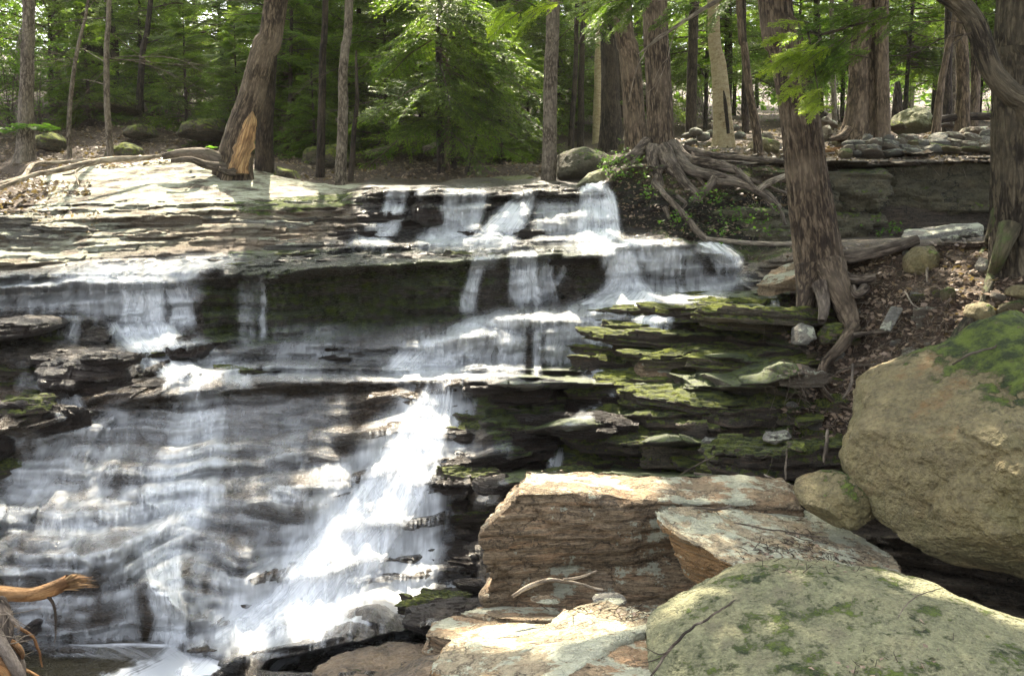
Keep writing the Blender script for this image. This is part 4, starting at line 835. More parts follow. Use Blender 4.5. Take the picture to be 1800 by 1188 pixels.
# loose small stones half buried in the bank and on the woodland floor
pr_ = random.Random(77)
poly = lambda: None
for i in range(90):
    if i < 60:
        x = pr_.uniform(1380, 1790); y = pr_.uniform(440, 830)
        if y > 440+ (1790-x)*.0 + 560 or (x > 1500 and y > 1180-(x-1100)*.85): continue
        sz = pr_.uniform(.03, .085); lab = 'small stone half buried in the crumbling dirt bank'; gr = 'small stones in the dirt bank'
    else:
        x = pr_.uniform(560, 1750); y = pr_.uniform(252, 262) if x > 1200 else pr_.uniform(240, 290); sz = pr_.uniform(.08, .2)
        lab = 'small stone on the woodland floor behind the falls'; gr = 'small stones on the woodland floor'
    p = gpt(x, y); mm_ = pm[pr_.choice([0, 1, 2])][pr_.randrange(8)]
    o = link('small_stone', mm_, None, None, p); o.scale = (sz*pr_.uniform(.9, 1.5), sz, sz*pr_.uniform(.5, .9)); o.rotation_euler = (pr_.uniform(-.5, .5), pr_.uniform(-.5, .5), pr_.uniform(0, 6))
    tag(o, lab, 'stone', gr)
# ------------------------------------------------------------------ wood
def catmull(pts, n):
    p = np.array(pts, float); k = len(p)
    if k == 2: return p[0]+(p[1]-p[0])*np.linspace(0, 1, n)[:, None]
    pe = np.concatenate([[2*p[0]-p[1]], p, [2*p[-1]-p[-2]]]); t = np.linspace(0, k-1-1e-6, n); i = t.astype(int); f = (t-i)[:, None]
    a, b_, c, d = pe[i], pe[i+1], pe[i+2], pe[i+3]
    return .5*((2*b_)+(c-a)*f+(2*a-5*b_+4*c-d)*f*f+(3*b_-a-3*c+d)*f**3)
def tube(pts, rad, segs=10, n=None, ridge=0.0, rk=7, wob=0.0, seed=0, flare=None, cap=True):
    """returns V, F: a tapered tube through points; ridge = bark relief as a share of the radius"""
    n = n or max(6, len(pts)*4)
    p = catmull(pts, n); r = np.interp(np.linspace(0, 1, n), np.linspace(0, 1, len(rad)), rad)
    L = np.concatenate([[0], np.cumsum(np.linalg.norm(np.diff(p, axis=0), axis=1))])
    if wob:
        for ax in range(3): p[:, ax] += wob*fbm(L*1.2/max(r.max()*12, .1)+ax*9.1, seed*3.7, 0, 3, seed)
    T = np.gradient(p, axis=0); T /= np.linalg.norm(T, axis=1, keepdims=True)+1e-9
    ref = np.array([1., 0, 0]) if abs(T[0][0]) < .85 else np.array([0, 1., 0])
    U = np.empty_like(T); u = ref
    for i in range(n):
        u = u - T[i]*np.dot(u, T[i]); u = u/np.linalg.norm(u); U[i] = u
    W = np.cross(T, U)
    a = np.linspace(0, 2*math.pi, segs, endpoint=False)
    ca, sa = np.cos(a), np.sin(a)
    rr = np.broadcast_to(r[:, None], (n, segs)).copy()
    if flare is not None:
        nro, amt, hgt = flare; lob = .5+.5*np.cos(a*nro+seed+.8*np.sin(a+seed)); rr *= 1 + amt*np.exp(-L/hgt)[:, None]*(.35+lob[None]**1.5)
    if ridge:
        q = 1-np.abs(fbm(ca[None]*rk*.5, sa[None]*rk*.5, L[:, None]*2.2+seed*5, 4, seed, .6))*2.2
        q2 = fbm(ca[None]*1.2, sa[None]*1.2, L[:, None]*.8+seed, 3, seed+7)
        rr *= 1 + ridge*(q-.75) + ridge*.7*q2
    V = p[:, None] + rr[..., None]*(U[:, None]*ca[None, :, None] + W[:, None]*sa[None, :, None])
    F_ = grid_faces(n, segs, wrap=True)[:, ::-1]
    BK = np.stack([ca[None]*r[:, None]+seed*.37, sa[None]*r[:, None]+0*L[:, None], L[:, None]+0*ca[None]], -1)
    return np.concatenate([V, BK], -1).reshape(-1, 6), F_
def join(parts):
    V = []; Fs = []; o = 0
    for v, f in parts: V.append(v); Fs.append(f+o); o += len(v)
    return np.concatenate(V), np.concatenate(Fs)
def tmesh(name, parts, mat, parent=None, loc=None, org=None):
    V, Fa = join(parts if isinstance(parts, list) else [parts])
    if org is not None: V = V-np.array(list(org)+[0, 0, 0])
    return link(name, mesh_np(name, V, Fa), mat, parent, loc)

# ---- foliage
def diamonds(A, D, Wd, up, tipv):
    """quads from A along D with half-width vectors Wd"""
    n = len(A); V = np.stack([A, A+D*.45+Wd, A+D, A+D*.45-Wd], 1).reshape(-1, 3)
    return V, np.arange(n*4).reshape(-1, 4), np.repeat(tipv, 4)
def bough(L, seed, fine=1.0, wide=.5):
    """a flat drooping hemlock spray along +x: arrays of leaflet quads, and its twigs"""
    rr = np.random.RandomState(seed)
    A, D, Wd, tv = [], [], [], []; tw = []
    def axis(x): return np.array([x, .06*math.sin(x*2+seed), -.16*x*x+.05*x])
    x = .12*L; side = 1
    tw.append((np.array([axis(0), axis(L*.5), axis(L*.97)]), .011*L+.003))
    while x < L:
        side = -side; l = (wide*L*(1-x/L)**.7+.10)*rr.uniform(.65, 1.1)*min(1, .35+x/L*2)
        b0 = axis(x); ang = side*rr.uniform(.75, 1.1); dr = np.array([math.cos(ang), math.sin(ang), rr.uniform(-.5, .1)])
        if l > .22: tw.append((np.array([b0, b0+dr*l*.5+[0, 0, -.02], b0+dr*l*.9+[0, 0, -.05*l]]), .0035))
        y = .02
        while y < l:
            for s2 in (-1, 1):
                a2 = ang+s2*rr.uniform(.7, 1.0); ll = rr.uniform(.05, .085)*(1.25-.5*y/l)*1.15/fine**.3
                d2 = np.array([math.cos(a2), math.sin(a2), rr.uniform(-.75, .15)])
                A.append(b0+dr*y+[0, 0, -.06*y*y]); D.append(d2*ll)
                nrm = np.array([rr.uniform(-.7, .7), rr.uniform(-.7, .7), 1.]); wv_ = np.cross(nrm, d2); wv_ /= np.linalg.norm(wv_)
                Wd.append(wv_*ll*.15); tv.append(smooth(.6, 1, y/l)*rr.uniform(.2, 1))
            y += .042/fine
        x += .06/fine
    return np.array(A), np.array(D), np.array(Wd), np.array(tv), tw
BOUGH = [bough(1.8, i, 1.25) for i in range(6)]
BCOARSE = [bough(1.8, i+20, .5, .55) for i in range(4)]
def rotm(az, pitch, roll):
    ca, sa = math.cos(az), math.sin(az); cp, sp = math.cos(pitch), math.sin(pitch); cr_, sr = math.cos(roll), math.sin(roll)
    Rz = np.array([[ca, -sa, 0], [sa, ca, 0], [0, 0, 1]]); Ry = np.array([[cp, 0, -sp], [0, 1, 0], [sp, 0, cp]]); Rx = np.array([[1, 0, 0], [0, cr_, -sr], [0, sr, cr_]])
    return Rz@Ry@Rx
def crown_mesh(name, specs, lib, leafm, twigm, wfac=1.0, pw=.5):
    """specs: list of (origin, azimuth, pitch, roll, scale, which)"""
    VL, TL, tubes = [], [], []
    for (o, az, pi, ro, sc, wh) in specs:
        A, D, Wd, tv, tw = lib[wh % len(lib)]; Rm = rotm(az, pi, ro).T
        A2 = A*sc@Rm+o; D2 = D*(sc**pw)@Rm; W2 = Wd*(sc**pw)*wfac@Rm
        V, _, t_ = diamonds(A2, D2, W2, None, tv); VL.append(V); TL.append(t_)
        for (tp, tr_) in (tw if lib is BOUGH else tw[:1]):
            tubes.append(tube((tp*sc)@Rm+o, [tr_*sc, tr_*.3*sc], 3, 3))
    V = np.concatenate(VL); t = np.concatenate(TL); Fl = np.arange(len(V)).reshape(-1, 4)
    Vt, Ft = join(tubes)
    me = mesh_np(name, np.concatenate([V, Vt[:, :3]]), np.concatenate([Fl, Ft+len(V)]), True, attrs={'tip': np.concatenate([t, np.zeros(len(Vt))])})
    me.materials.append(leafm); me.materials.append(twigm)
    mi = np.zeros(len(Fl)+len(Ft), np.int32); mi[len(Fl):] = 1; me.polygons.foreach_set('material_index', mi)
    return me
def hemlock_specs(h0, h1, rad, n, seed, gap=.0):
    rr = random.Random(seed); out = []
    for i in range(n):
        f = (i+rr.random())/n; z = h0+(h1-h0)*f
        L = rad*((1-f)**.6*.95+.12)*rr.uniform(.6, 1.1)
        out.append((np.array([0, 0, z]), rr.uniform(0, 6.283), rr.uniform(-.18, .22)+f*.35, rr.uniform(-.5, .5), L/1.8, rr.randrange(6)))
    return out
# sun patches placed by gaps cut on purpose in the unseen leaf roof: (column, row, radius in metres)
LITP = [(300,315,2.0),(120,330,1.6),(480,335,1.2),(100,400,1.0),(190,400,.8),(770,690,.85),(720,800,.75),(650,900,.6),(600,1010,.5),(530,1110,.6),(1000,600,.7),(1120,560,.6),(1100,450,.8),(1180,435,.7),(1060,500,.5),
        (925,862,.5),(1000,860,.5),(1110,858,.35),(930,1090,.45),(1030,1080,.35),(870,1150,.4),(1230,915,.28),(1200,900,.2),(1470,1045,.16),(1445,1080,.12),(1530,1150,.12),(1530,735,.3),(1600,665,.25),(1680,630,.2),(1725,490,.4),(1720,540,.3),(430,260,.8),(860,215,1.2),(890,260,.8),(950,400,.6),(1275,200,.7),(1180,245,.4),
        (1520,180,.5),(640,230,.8),(860,800,.5),(950,790,.5),(1030,720,.4),(820,30,1.5),(950,60,1.2),(1220,540,.5),(1150,590,.35),(900,700,.3),(950,720,.3),(1060,395,.5),(700,380,.5),(700,1000,.35),(880,1040,.3),(1400,60,.5),(1380,170,.5),(1200,560,.6),(1280,600,.6),(1150,700,.6),(1250,720,.4),(1100,760,.4),(1350,640,.4),(1050,830,.35),(1250,640,.35),(1330,560,.3),(1000,700,.4),(1240,520,.4),(340,720,.4),(820,380,.4),(1250,460,.4)]
LITT = np.array([ter(a, b_) for a, b_, c in LITP]); LITR = np.array([c for *_, c in LITP])
for i, (a, b_, c) in enumerate(LITP):
    if b_ > 1030 and a > 1400: LITT[i] = unp(a, b_, 4.2)
    elif a > 1130 and b_ > 870 or (a > 860 and b_ > 1050): LITT[i] = unp(a, b_, 6.2)
    elif 860 < a < 1130 and 850 < b_ < 870: LITT[i] = unp(a, b_, 7.9)
    elif a in (1530, 1600, 1680) and b_ < 800: LITT[i] = unp(a, b_, 6.7)
    elif a == 860 or a == 890 or a == 640: LITT[i] = unp(a, b_, 22)
    elif a in (1400, 1380): LITT[i] = unp(a, b_, 10.5)
def gap_ok(P_):
    """True where a leaf clump does not block a sun patch"""
    q = P_[:, None]-LITT[None]; t = q@SUN; d = np.linalg.norm(q-t[..., None]*SUN, axis=-1)
    return ~((d < LITR[None]) & (t > 0)).any(1)
def leaf_cloud(centers, rad, per, size, seed, flat=.5):
    rr = np.random.RandomState(seed); n = len(centers)*per
    c = np.repeat(centers, per, 0); off = rr.normal(size=(n, 3))*rad*[1, 1, flat]*.5; A = c+off
    D = rr.normal(size=(n, 3)); D[:, 2] *= .35; D /= np.linalg.norm(D, axis=1, keepdims=True); D *= size*rr.uniform(.6, 1.2, (n, 1))
    N = rr.normal(size=(n, 3))*.45+[0, 0, 1]; Wd = np.cross(N, D); Wd /= np.linalg.norm(Wd, axis=1, keepdims=True)
    Wd *= size*.3
    return A, D, Wd, rr.uniform(0, 1, n)
def cloud_mesh(name, A, D, Wd, tv, mat, org=(0, 0, 0)):
    V, Fl, t = diamonds(A-np.array(org), D, Wd, None, tv)
    me = mesh_np(name, V, Fl, True, attrs={'tip': t*.6}); me.materials.append(mat); return me
def high_crown(parent, top, seed, n=170, R_=3.6, zspan=11, low=0):
    """unseen leaf roof of a tall tree, its gaps cut to place the sun patches"""
    rr = np.random.RandomState(seed); z = rr.uniform(0, 1, n); ang = rr.uniform(0, 6.283, n); r = R_*(1-.55*z)*np.sqrt(rr.uniform(0.02, 1, n))
    c = np.stack([top[0]+r*np.cos(ang), top[1]+r*np.sin(ang), top[2]+low+z*zspan], -1)
    # keep out of the view cone and out of the sun patches
    el = (c[:, 2]-H_CAM)/np.maximum(c[:, 1], .1)
    c = c[(el > .27) & gap_ok(c)]
    if len(c) < 3: return
    A, D, Wd, tv = leaf_cloud(c, 1.0, 34, .20, seed)
    k = gap_ok(A); A, D, Wd, tv = A[k], D[k], Wd[k], tv[k]
    link('crown', cloud_mesh('crown', A, D, Wd, tv, M['hem'], parent.location), None, parent)

def tree(name, label, pts, Y, widths, mat, cat='tree', segs=None, ridge=.07, flare=None, crown=True, group=None, seed=0, dY=0, extra=None, topz=None, rk=7, cr_n=170):
    """trunk through screen points (base first), widths in picture columns; carries on straight above the frame"""
    P3 = [unp(x, y, Y + (dY*i/(len(pts)-1))) for i, (x, y) in enumerate(pts)]
    base = P3[0].copy(); P3[0] = P3[0]-[0, 0, .25]
    d = P3[-1]-P3[-2]; d = d/np.linalg.norm(d); topz = topz or (P3[-1][2]+7)
    if crown:
        up = d*.5+np.array([0, 0, .5]); up /= np.linalg.norm(up); P3.append(P3[-1]+up*max(1, (topz-P3[-1][2])))
        widths = list(widths)+[widths[-1]*.55]
    rad = [w_*.48*Y/F for w_ in widths]
    root = thing(name, base, label, cat, group)
    big = widths[0] > 30
    segs = segs or (96 if widths[0] > 50 else 48 if big else 20)
    n = 260 if widths[0] > 50 else 120 if big else 60
    if segs <= 20: n = 40
    tmesh('trunk', [tube(P3, rad, segs, n, ridge, rk, seed=seed, flare=flare, wob=rad[0]*.3)], mat, root, org=base)
    if crown: high_crown(root, P3[-1]-np.array([0, 0, 5.5]), seed+900, n=int(cr_n*(.28 if Y > 20.4 else .8 if Y > 16 else 1)))
    return root, P3, rad
def twigs_from(p0, d0, L, rr, depth=0, r=.012, acc=None, droop=.1):
    """a bare branching dead branch"""
    if acc is None: acc = []
    pts = [np.array(p0)]; d = np.array(d0, float)
    for i in range(4):
        d = d+np.array([rr.uniform(-.25, .25), rr.uniform(-.25, .25), rr.uniform(-.22, .12)-droop*.3]); d /= np.linalg.norm(d); pts.append(pts[-1]+d*L/4)
        if depth < 2 and i > 0:
            for s in range(2 if depth == 0 else 1):
                dd = d+np.array([rr.uniform(-.9, .9), rr.uniform(-.9, .9), rr.uniform(-.7, .4)]); dd /= np.linalg.norm(dd)
                twigs_from(pts[-1], dd, L*rr.uniform(.3, .55), rr, depth+1, r*.5, acc)
    acc.append(tube(pts, [r, r*.35], 5 if depth == 0 else 3, 7)); return acc
def add_branches(root, base, P3, rad, n, Lr, f0, f1, seed, mat=None, az=None, r=.011):
    rr = random.Random(seed); pc = catmull(P3, 60)
    for i in range(n):
        f = rr.uniform(f0, f1); p = pc[int(f*59)]; a = rr.uniform(0, 6.283) if az is None else rr.uniform(*az)
        acc = twigs_from(p, [math.cos(a), math.sin(a)*.7, rr.uniform(-.15, .35)], rr.uniform(*Lr), rr, r=r)
        tmesh('branch', acc, mat or M['twig'], root, org=base)
def root_tube(root, base, pts, w0, w1, mat, Y=None, seed=0, segs=16):
    p = [unp(*q) for q in pts]; Ym = p[0][1]
    k = np.linspace(0, 1, 8); rad = (w0+(w1-w0)*k**.7)*.5*Ym/F
    tmesh('root', [tube(p, rad, segs, 46, .16, 5, wob=.035, seed=seed)], mat, root, org=base)

# ---- named trees
t, p3, rd = tree('tree', 'straight grey brown tree nearest the left edge, ferns at its foot', [(42,276),(46,200),(50,90),(52,0)], 22, [34,26,22,20], M['barkg'], seed=1, flare=(5, .5, .25), cr_n=500)
tree('tree', 'added unseen tree outside the left edge, its crown shading the falls', [(-330,520),(-330,200),(-335,0)], 13.5, [60,52,46], M['bark'], seed=37, cr_n=330)  # out of view, added so its crown shades the left cascade
add_branches(t, np.array(t.location), p3, rd, 4, (.7, 1.6), .3, .6, 101)
t, p3, rd = tree('sapling', 'thin curved sapling second from the left edge', [(122,276),(122,200),(134,100),(152,20),(158,-30)], 22, [9,8,7,5,4], M['barkg'], 'tree', seed=2, crown=False)
add_branches(t, np.array(t.location), p3, rd, 3, (.6, 1.3), .4, .9, 102, r=.007)
t, p3, rd = tree('sapling', 'slim pale sapling bristling with bare dead twigs', [(196,280),(190,200),(187,100),(192,0),(196,-40)], 21.5, [13,11,10,8,6], M['barkg'], 'tree', seed=3, crown=False)
add_branches(t, np.array(t.location), p3, rd, 15, (1.0, 2.6), .35, .98, 103, r=.010)
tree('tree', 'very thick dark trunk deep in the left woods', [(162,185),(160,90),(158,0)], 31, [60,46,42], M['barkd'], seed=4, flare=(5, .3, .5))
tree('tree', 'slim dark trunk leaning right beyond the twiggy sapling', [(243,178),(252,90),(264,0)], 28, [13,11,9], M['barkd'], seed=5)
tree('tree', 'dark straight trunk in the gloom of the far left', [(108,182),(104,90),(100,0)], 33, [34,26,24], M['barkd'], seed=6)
lt, p3, rd = tree('leaning_tree', 'thick right leaning tree above the pale slab, bark torn off its foot', [(408,298),(420,240),(440,170),(462,80),(484,0)], 19.3, [66,54,46,43,41], M['bark'], seed=7, flare=(4, .3, .3), ridge=.07, cr_n=420)
bs = np.array(lt.location)
# torn wood: a shell hugging the front right of the trunk
sc_p = catmull([unp(416,306,18.98), unp(424,280,18.98), unp(433,250,18.98), unp(441,215,18.99), unp(444,196,19.02)], 40)
sw = np.interp(np.linspace(0, 1, 40), [0, .15, .4, .6, .85, 1], [22, 20, 18, 16, 9, 1])*19/F
a_ = np.linspace(-1.25, 1.25, 14); jag = 1+.25*fbm(np.linspace(0, 12, 40)[:, None], a_[None]*0, 0, 3, 5)
V = sc_p[:, None] + np.stack([np.sin(a_)[None]*sw[:, None]*jag, -np.cos(a_)[None]*np.minimum(sw*.9, .16)[:, None]*(1+.2*fbm(a_[None]*2.5, np.linspace(0, 5, 40)[:, None], 0, 3, 8)), np.zeros((40, 14))], -1)
bkv = np.stack([np.broadcast_to(a_[None]*.15, (40, 14)), np.zeros((40, 14)), np.broadcast_to(np.linspace(0, 1.2, 40)[:, None], (40, 14))], -1)
link('torn_wood', mesh_np('torn_wood', V.reshape(-1, 3)-bs, grid_faces(40, 14), attrs={'bk': bkv.reshape(-1, 3)}), M['scar'], lt)
root_tube(lt, bs, [(400,288,19.2),(360,272,19.0),(320,270,18.8),(285,276,18.7)], 34, 10, M['root'], seed=11)
root_tube(lt, bs, [(395,296,19),(360,290,18.7),(335,282,18.5),(300,284,18.4)], 20, 8, M['root'], seed=12)
root_tube(lt, bs, [(420,300,19),(400,304,18.7),(385,296,18.6)], 20, 6, M['root'], seed=13)
tree('tree', 'dark rough trunk standing right behind the leaning tree', [(466,315),(468,200),(474,90),(480,0)], 20.5, [36,29,27,25], M['barkd'], seed=8, flare=(5, .3, .3))
tree('tree', 'slim dark trunk first right of the leaning tree', [(560,320),(565,200),(568,90),(572,0)], 21.5, [18,14,12,11], M['barkd'], seed=9)
tree('tree', 'pale brown slim trunk left of the overhanging hemlock', [(597,324),(602,200),(607,90),(612,0)], 20, [22,18,16,15], M['barkg'], seed=10)
t, p3, rd = tree('sapling', 'dark thin stem close behind the pale slim trunk', [(614,322),(622,240),(628,170),(626,90)], 21, [11,9,7,4], M['barkd'], 'tree', seed=11, crown=False)
add_branches(t, np.array(t.location), p3, rd, 4, (.8, 1.6), .3, .9, 104)
tree('tree', 'short looking brown trunk under the drooping hemlock boughs', [(784,308),(786,240),(788,120),(792,0)], 22.5, [16,12,10,8], M['barkw'], seed=12, crown=False)
tree('tree', 'black trunk touching the trunk under the drooping boughs', [(797,308),(795,240),(800,120),(806,0)], 23, [18,14,12,10], M['barkd'], seed=13, crown=False)
t, p3, rd = tree('sapling', 'thin sapling leaning right below the drooping boughs', [(815,315),(825,280),(838,240)], 22, [10,8,5], M['barkd'], 'tree', seed=14, crown=False)
tree('tree', 'round pale tan trunk standing alone on the lip of the falls', [(964,318),(966,250),(969,120),(973,0)], 19.8, [28,26,24,23], M['barkg'], seed=15, cr_n=260, rk=9, segs=64, flare=(4, .15, .3))
tree('tree', 'thin straight stem between the tan trunk and the white birch', [(1003,250),(1010,140),(1014,0)], 27, [11,9,8], M['barkd'], seed=16)
tree('tree', 'second thin stem just left of the white birch', [(1021,248),(1022,140),(1026,0)], 28, [13,11,9], M['barkd'], seed=17)
tree('birch_tree', 'slender white birch far behind the falls', [(1047,252),(1050,150),(1055,0)], 28, [16,14,13], M['birch'], seed=18)
tree('tree', 'broad dark trunk behind the white birch', [(1073,262),(1070,150),(1066,0)], 24, [42,32,28], M['barkd'], seed=19, flare=(4, .4, .4))
tree('tree', 'reddish thick trunk leaning slightly left beside the rooty tree', [(1122,282),(1114,200),(1102,90),(1090,0)], 19.2, [42,38,36,33], M['barkw'], seed=20, flare=(4, .2, .25))
rt, p3, rd = tree('tree', 'big grey trunk on the mossy mound with roots sprawling over the edge', [(1160,288),(1162,240),(1158,120),(1152,0)], 17.4, [54,48,45,44], M['bark'], seed=21, flare=(5, .5, .35), ridge=.07, segs=120)
bs = np.array(rt.location)
for i, (pts, w0, w1) in enumerate([
   ([(1140,250,17.3),(1115,272,17.0),(1085,285,16.8),(1062,292,16.9)], 26, 6), ([(1150,265,17.1),(1150,292,16.7),(1160,320,16.4),(1170,350,16.2)], 30, 9),
   ([(1165,265,17.0),(1182,295,16.6),(1205,325,16.3),(1228,345,16.1),(1214,352,16)], 34, 12), ([(1180,262,17.2),(1205,285,16.9),(1250,290,16.6),(1290,300,16.4),(1308,318,16.3)], 34, 10),
   ([(1185,275,16.9),(1215,300,16.5),(1260,310,16.3),(1310,325,16.1),(1350,340,16),(1375,365,15.9)], 30, 6), ([(1190,262,17.4),(1240,272,17.2),(1300,278,17),(1380,285,16.8)], 18, 7),
   ([(1225,345,16.1),(1245,330,16.0),(1258,312,16.1)], 14, 14), ([(1258,320,16.1),(1300,325,15.9),(1345,345,15.7),(1372,370,15.6),(1380,395,15.5)], 14, 5),
   ([(1255,312,16.2),(1310,312,16.2),(1350,328,16.1),(1400,345,16)], 12, 5), ([(1160,300,16.6),(1148,320,16.3),(1156,340,16.1)], 12, 5),
   ([(1150,322,16.2),(1172,345,15.8),(1200,375,15.5),(1225,405,15.2),(1245,425,15.0)], 9, 12), ([(1190,345,15.8),(1205,360,15.6),(1190,375,15.5)], 8, 4),
   ([(1128,270,17.1),(1110,290,16.8),(1100,300,16.7)], 14, 5), ([(1300,300,16.3),(1330,335,15.9),(1362,372,15.6)], 10, 4), ([(1170,366,15.5),(1178,385,15.4)], 10, 5),
   ([(1205,290,16.6),(1232,318,16.4),(1248,350,16.2)], 12, 5)]):
    root_tube(rt, bs, pts, w0, w1, M['root'], seed=40+i)
tree('tree', 'dark straight trunk right of the rooty tree', [(1214,248),(1216,150),(1222,0)], 27, [22,19,17], M['barkd'], seed=22)
t, p3, rd = tree('birch_tree', 'peeling yellow birch with a dark split in its bark and a flared foot', [(1276,268),(1274,225),(1268,120),(1256,0)], 19.8, [44,34,27,20], M['birch'], seed=23, flare=(5, .5, .3), segs=64)
b0 = np.array(t.location); tmesh('bark_split', [tube([unp(1280,235,19.45), unp(1276,190,19.5), unp(1272,160,19.56)], [.03, .045, .012], 8, 20, .3)], M['barkd'], t, org=b0)
tree('tree', 'thin curved tree leaning left in front of the bouldery bank', [(1337,276),(1330,230),(1317,150),(1308,80),(1300,0)], 18.8, [19,16,14,13,11], M['barkw'], seed=24)
tree('tree', 'slim straight purple brown trunk behind the thin curved tree', [(1312,238),(1310,120),(1306,0)], 25, [14,12,11], M['barkd'], seed=25)
ft, p3, rd = tree('leaning_tree', 'large trunk leaning left in front of the falls bank, standing on two splayed roots', [(1446,500),(1432,420),(1418,300),(1396,160),(1375,60),(1360,-20)], 11.4, [96,84,72,66,62,58], M['bark'], seed=26, ridge=.085, segs=200, rk=13, topz=11.5, cr_n=300)
bs = np.array(ft.location)
for i, (pts, w0, w1) in enumerate([
   ([(1425,470,11.3),(1418,505,11.2),(1412,545,11.0),(1400,580,10.9)], 54, 18), ([(1455,470,11.25),(1472,510,11.0),(1490,550,10.8),(1500,585,10.6)], 66, 26),
   ([(1500,575,10.6),(1480,605,10.4),(1450,640,10.3),(1440,680,10.1),(1442,700,10.0)], 26, 12), ([(1445,640,10.3),(1450,680,10.0),(1470,710,9.8),(1500,725,9.7),(1515,735,9.6)], 12, 6),
   ([(1470,455,11.5),(1510,450,11.4),(1560,440,11.3),(1610,425,11.3)], 28, 18), ([(1465,475,11.3),(1500,490,11.1),(1540,485,11.0)], 24, 14),
   ([(1440,500,11.0),(1448,540,10.8),(1445,565,10.7)], 30, 14), ([(1520,505,10.9),(1505,515,10.8),(1500,500,10.9)], 20, 10), ([(1490,590,10.5),(1530,585,10.4),(1580,580,10.3)], 10, 5)]):
    root_tube(ft, bs, pts, w0, w1, M['root'] if i > 3 else M['bark'], seed=60+i, segs=32 if i < 3 else 16)
tw = thing('tree', unp(1515, 248, 18.4), 'massive twin trunk with three fused stems behind the stone wall', 'tree')
bs = np.array(tw.location)
for i, (pts, w) in enumerate([([(1500,250),(1506,200),(1512,100),(1516,0),(1518,-120)], [50,36,32,30,26]), ([(1528,250),(1530,180),(1528,90),(1530,0),(1532,-120)], [36,30,28,26,24]), ([(1550,248),(1551,180),(1550,90),(1550,0),(1550,-120)], [27,24,22,22,20])]):
    tmesh('trunk', [tube([unp(x, y, 18.4+[0, .1, -.1][i]) for x, y in pts], [q*.5*18.4/F for q in w], 56, 130, .08, 8, seed=70+i, flare=(4, .25, .3))], M['barkw'], tw, org=bs)
root_tube(tw, bs, [(1492,230,18.3),(1478,240,18.2),(1455,246,18.1)], 22, 6, M['barkw'], seed=71)
high_crown(tw, unp(1525, -120, 18.4), 970, n=260)
tree('tree', 'added unseen tree outside the right edge, its crown shading the foreground boulders', [(2010,560),(2000,300),(1995,0)], 9.5, [90,80,70], M['bark'], seed=36, cr_n=260)  # out of view, added to keep stray sun off the near boulders
tree('tree', 'thin distant stem left of the twin trunk', [(1468,218),(1465,110),(1462,0)], 28, [10,9,8], M['barkg'], seed=28)
tree('tree', 'dark knobbly distant trunk left of the twin trunk', [(1443,195),(1440,100),(1436,0)], 33, [14,12,10], M['barkd'], seed=29)
tree('tree', 'slender tree leaning right behind the stone wall', [(1642,236),(1655,150),(1670,70),(1680,0)], 18.6, [17,13,10,8], M['barkw'], seed=30)
tree('tree', 'straight brown trunk right of the slender leaning tree', [(1692,230),(1691,150),(1688,60),(1686,0)], 21, [28,23,22,21], M['barkw'], seed=31, flare=(4, .25, .3))
tree('tree', 'blackened stump like trunk behind the wall', [(1665,215),(1666,150),(1668,0)], 26, [18,16,14], M['barkd'], seed=32)
t, p3, rd = tree('snag', 'broken rotten snag behind the smooth boulder', [(1578,205),(1577,170),(1576,145)], 26, [20,16,9], M['barkd'], 'dead tree', seed=33, crown=False, ridge=.3)
rt2, p3, rd = tree('tree', 'huge furrowed trunk filling the upper right edge, moss at its foot', [(1792,470),(1786,400),(1784,250),(1790,100),(1800,-20)], 10.0, [96,88,84,88,90], M['barkm'], seed=34, flare=(5, .25, .5), ridge=.09, segs=220, rk=12, topz=11, cr_n=300)
bs = np.array(rt2.location)
b = NB('moss_cushion'); v = b.obj(); mf = b.noise(v, 55, 4, .7)
M['moss'] = b.fin(b.pr(b.mix(b.ramp(b.math('ADD', b.noise(v, 6, 4), b.math('MULTIPLY', mf, .4)), .5, .85), (.04, .055, .01), (.17, .19, .02)), .95, b.bump(mf, .9, .03), .2))
gy_ = lambda x, y: float(gpt(x, y)[1])
root_tube(rt2, bs, [(1772,395,9.85),(1756,440,9.75),(1744,480,gy_(1744,490)),(1732,520,gy_(1732,524)),(1722,552,gy_(1722,552)+.03)], 40, 9, M['barkmoss'], seed=75, segs=24)
root_tube(rt2, bs, [(1762,350,10.0),(1748,400,10.05),(1736,430,gy_(1736,436)),(1722,455,gy_(1722,455)+.03)], 30, 8, M['barkmoss'], seed=76, segs=24)
cv, p3, rd = tree('curved_tree', 'dark crooked limb arching down across the top right corner', [(1900,330),(1815,200),(1775,165),(1742,125),(1722,60),(1700,20),(1650,-20),(1560,-70),(1430,-190),(1350,-330)], 8.9, [52,44,40,38,38,36,34,30,24,12], M['barkm'], seed=35, crown=False, ridge=.10, segs=100)
add_branches(cv, np.array(cv.location), p3, rd, 4, (.4, .9), .3, .9, 110, r=.008, az=(2.2, 4.2))

# background trunks nothing tells apart
brr = random.Random(3)
for i in range(46):
    x = brr.uniform(-350, 2150); Yb = brr.uniform(30, 58)
    if 500 < x < 930 and brr.random() < .4: Yb += 8
    yb = float(np.interp(Yb, [24, 32, 42, 60], [268, 200, 185, 165])) if x < 950 else float(np.interp(Yb, [27, 42, 60], [236, 207, 196]))
    g_ = gpt(x, yb); wd = brr.uniform(8, 20)
    tree('tree', 'dark distant trunk in the woods behind the falls', [(x, yb+6), (x+brr.uniform(-8, 8), 90), (x+brr.uniform(-18, 18), -30)], float(g_[1]), [wd*1.2, wd, wd*.8], M[brr.choice(['barkd', 'barkd', 'bark', 'barkg'])], seed=300+i, group='distant trunks in the woods', segs=12, cr_n=120)
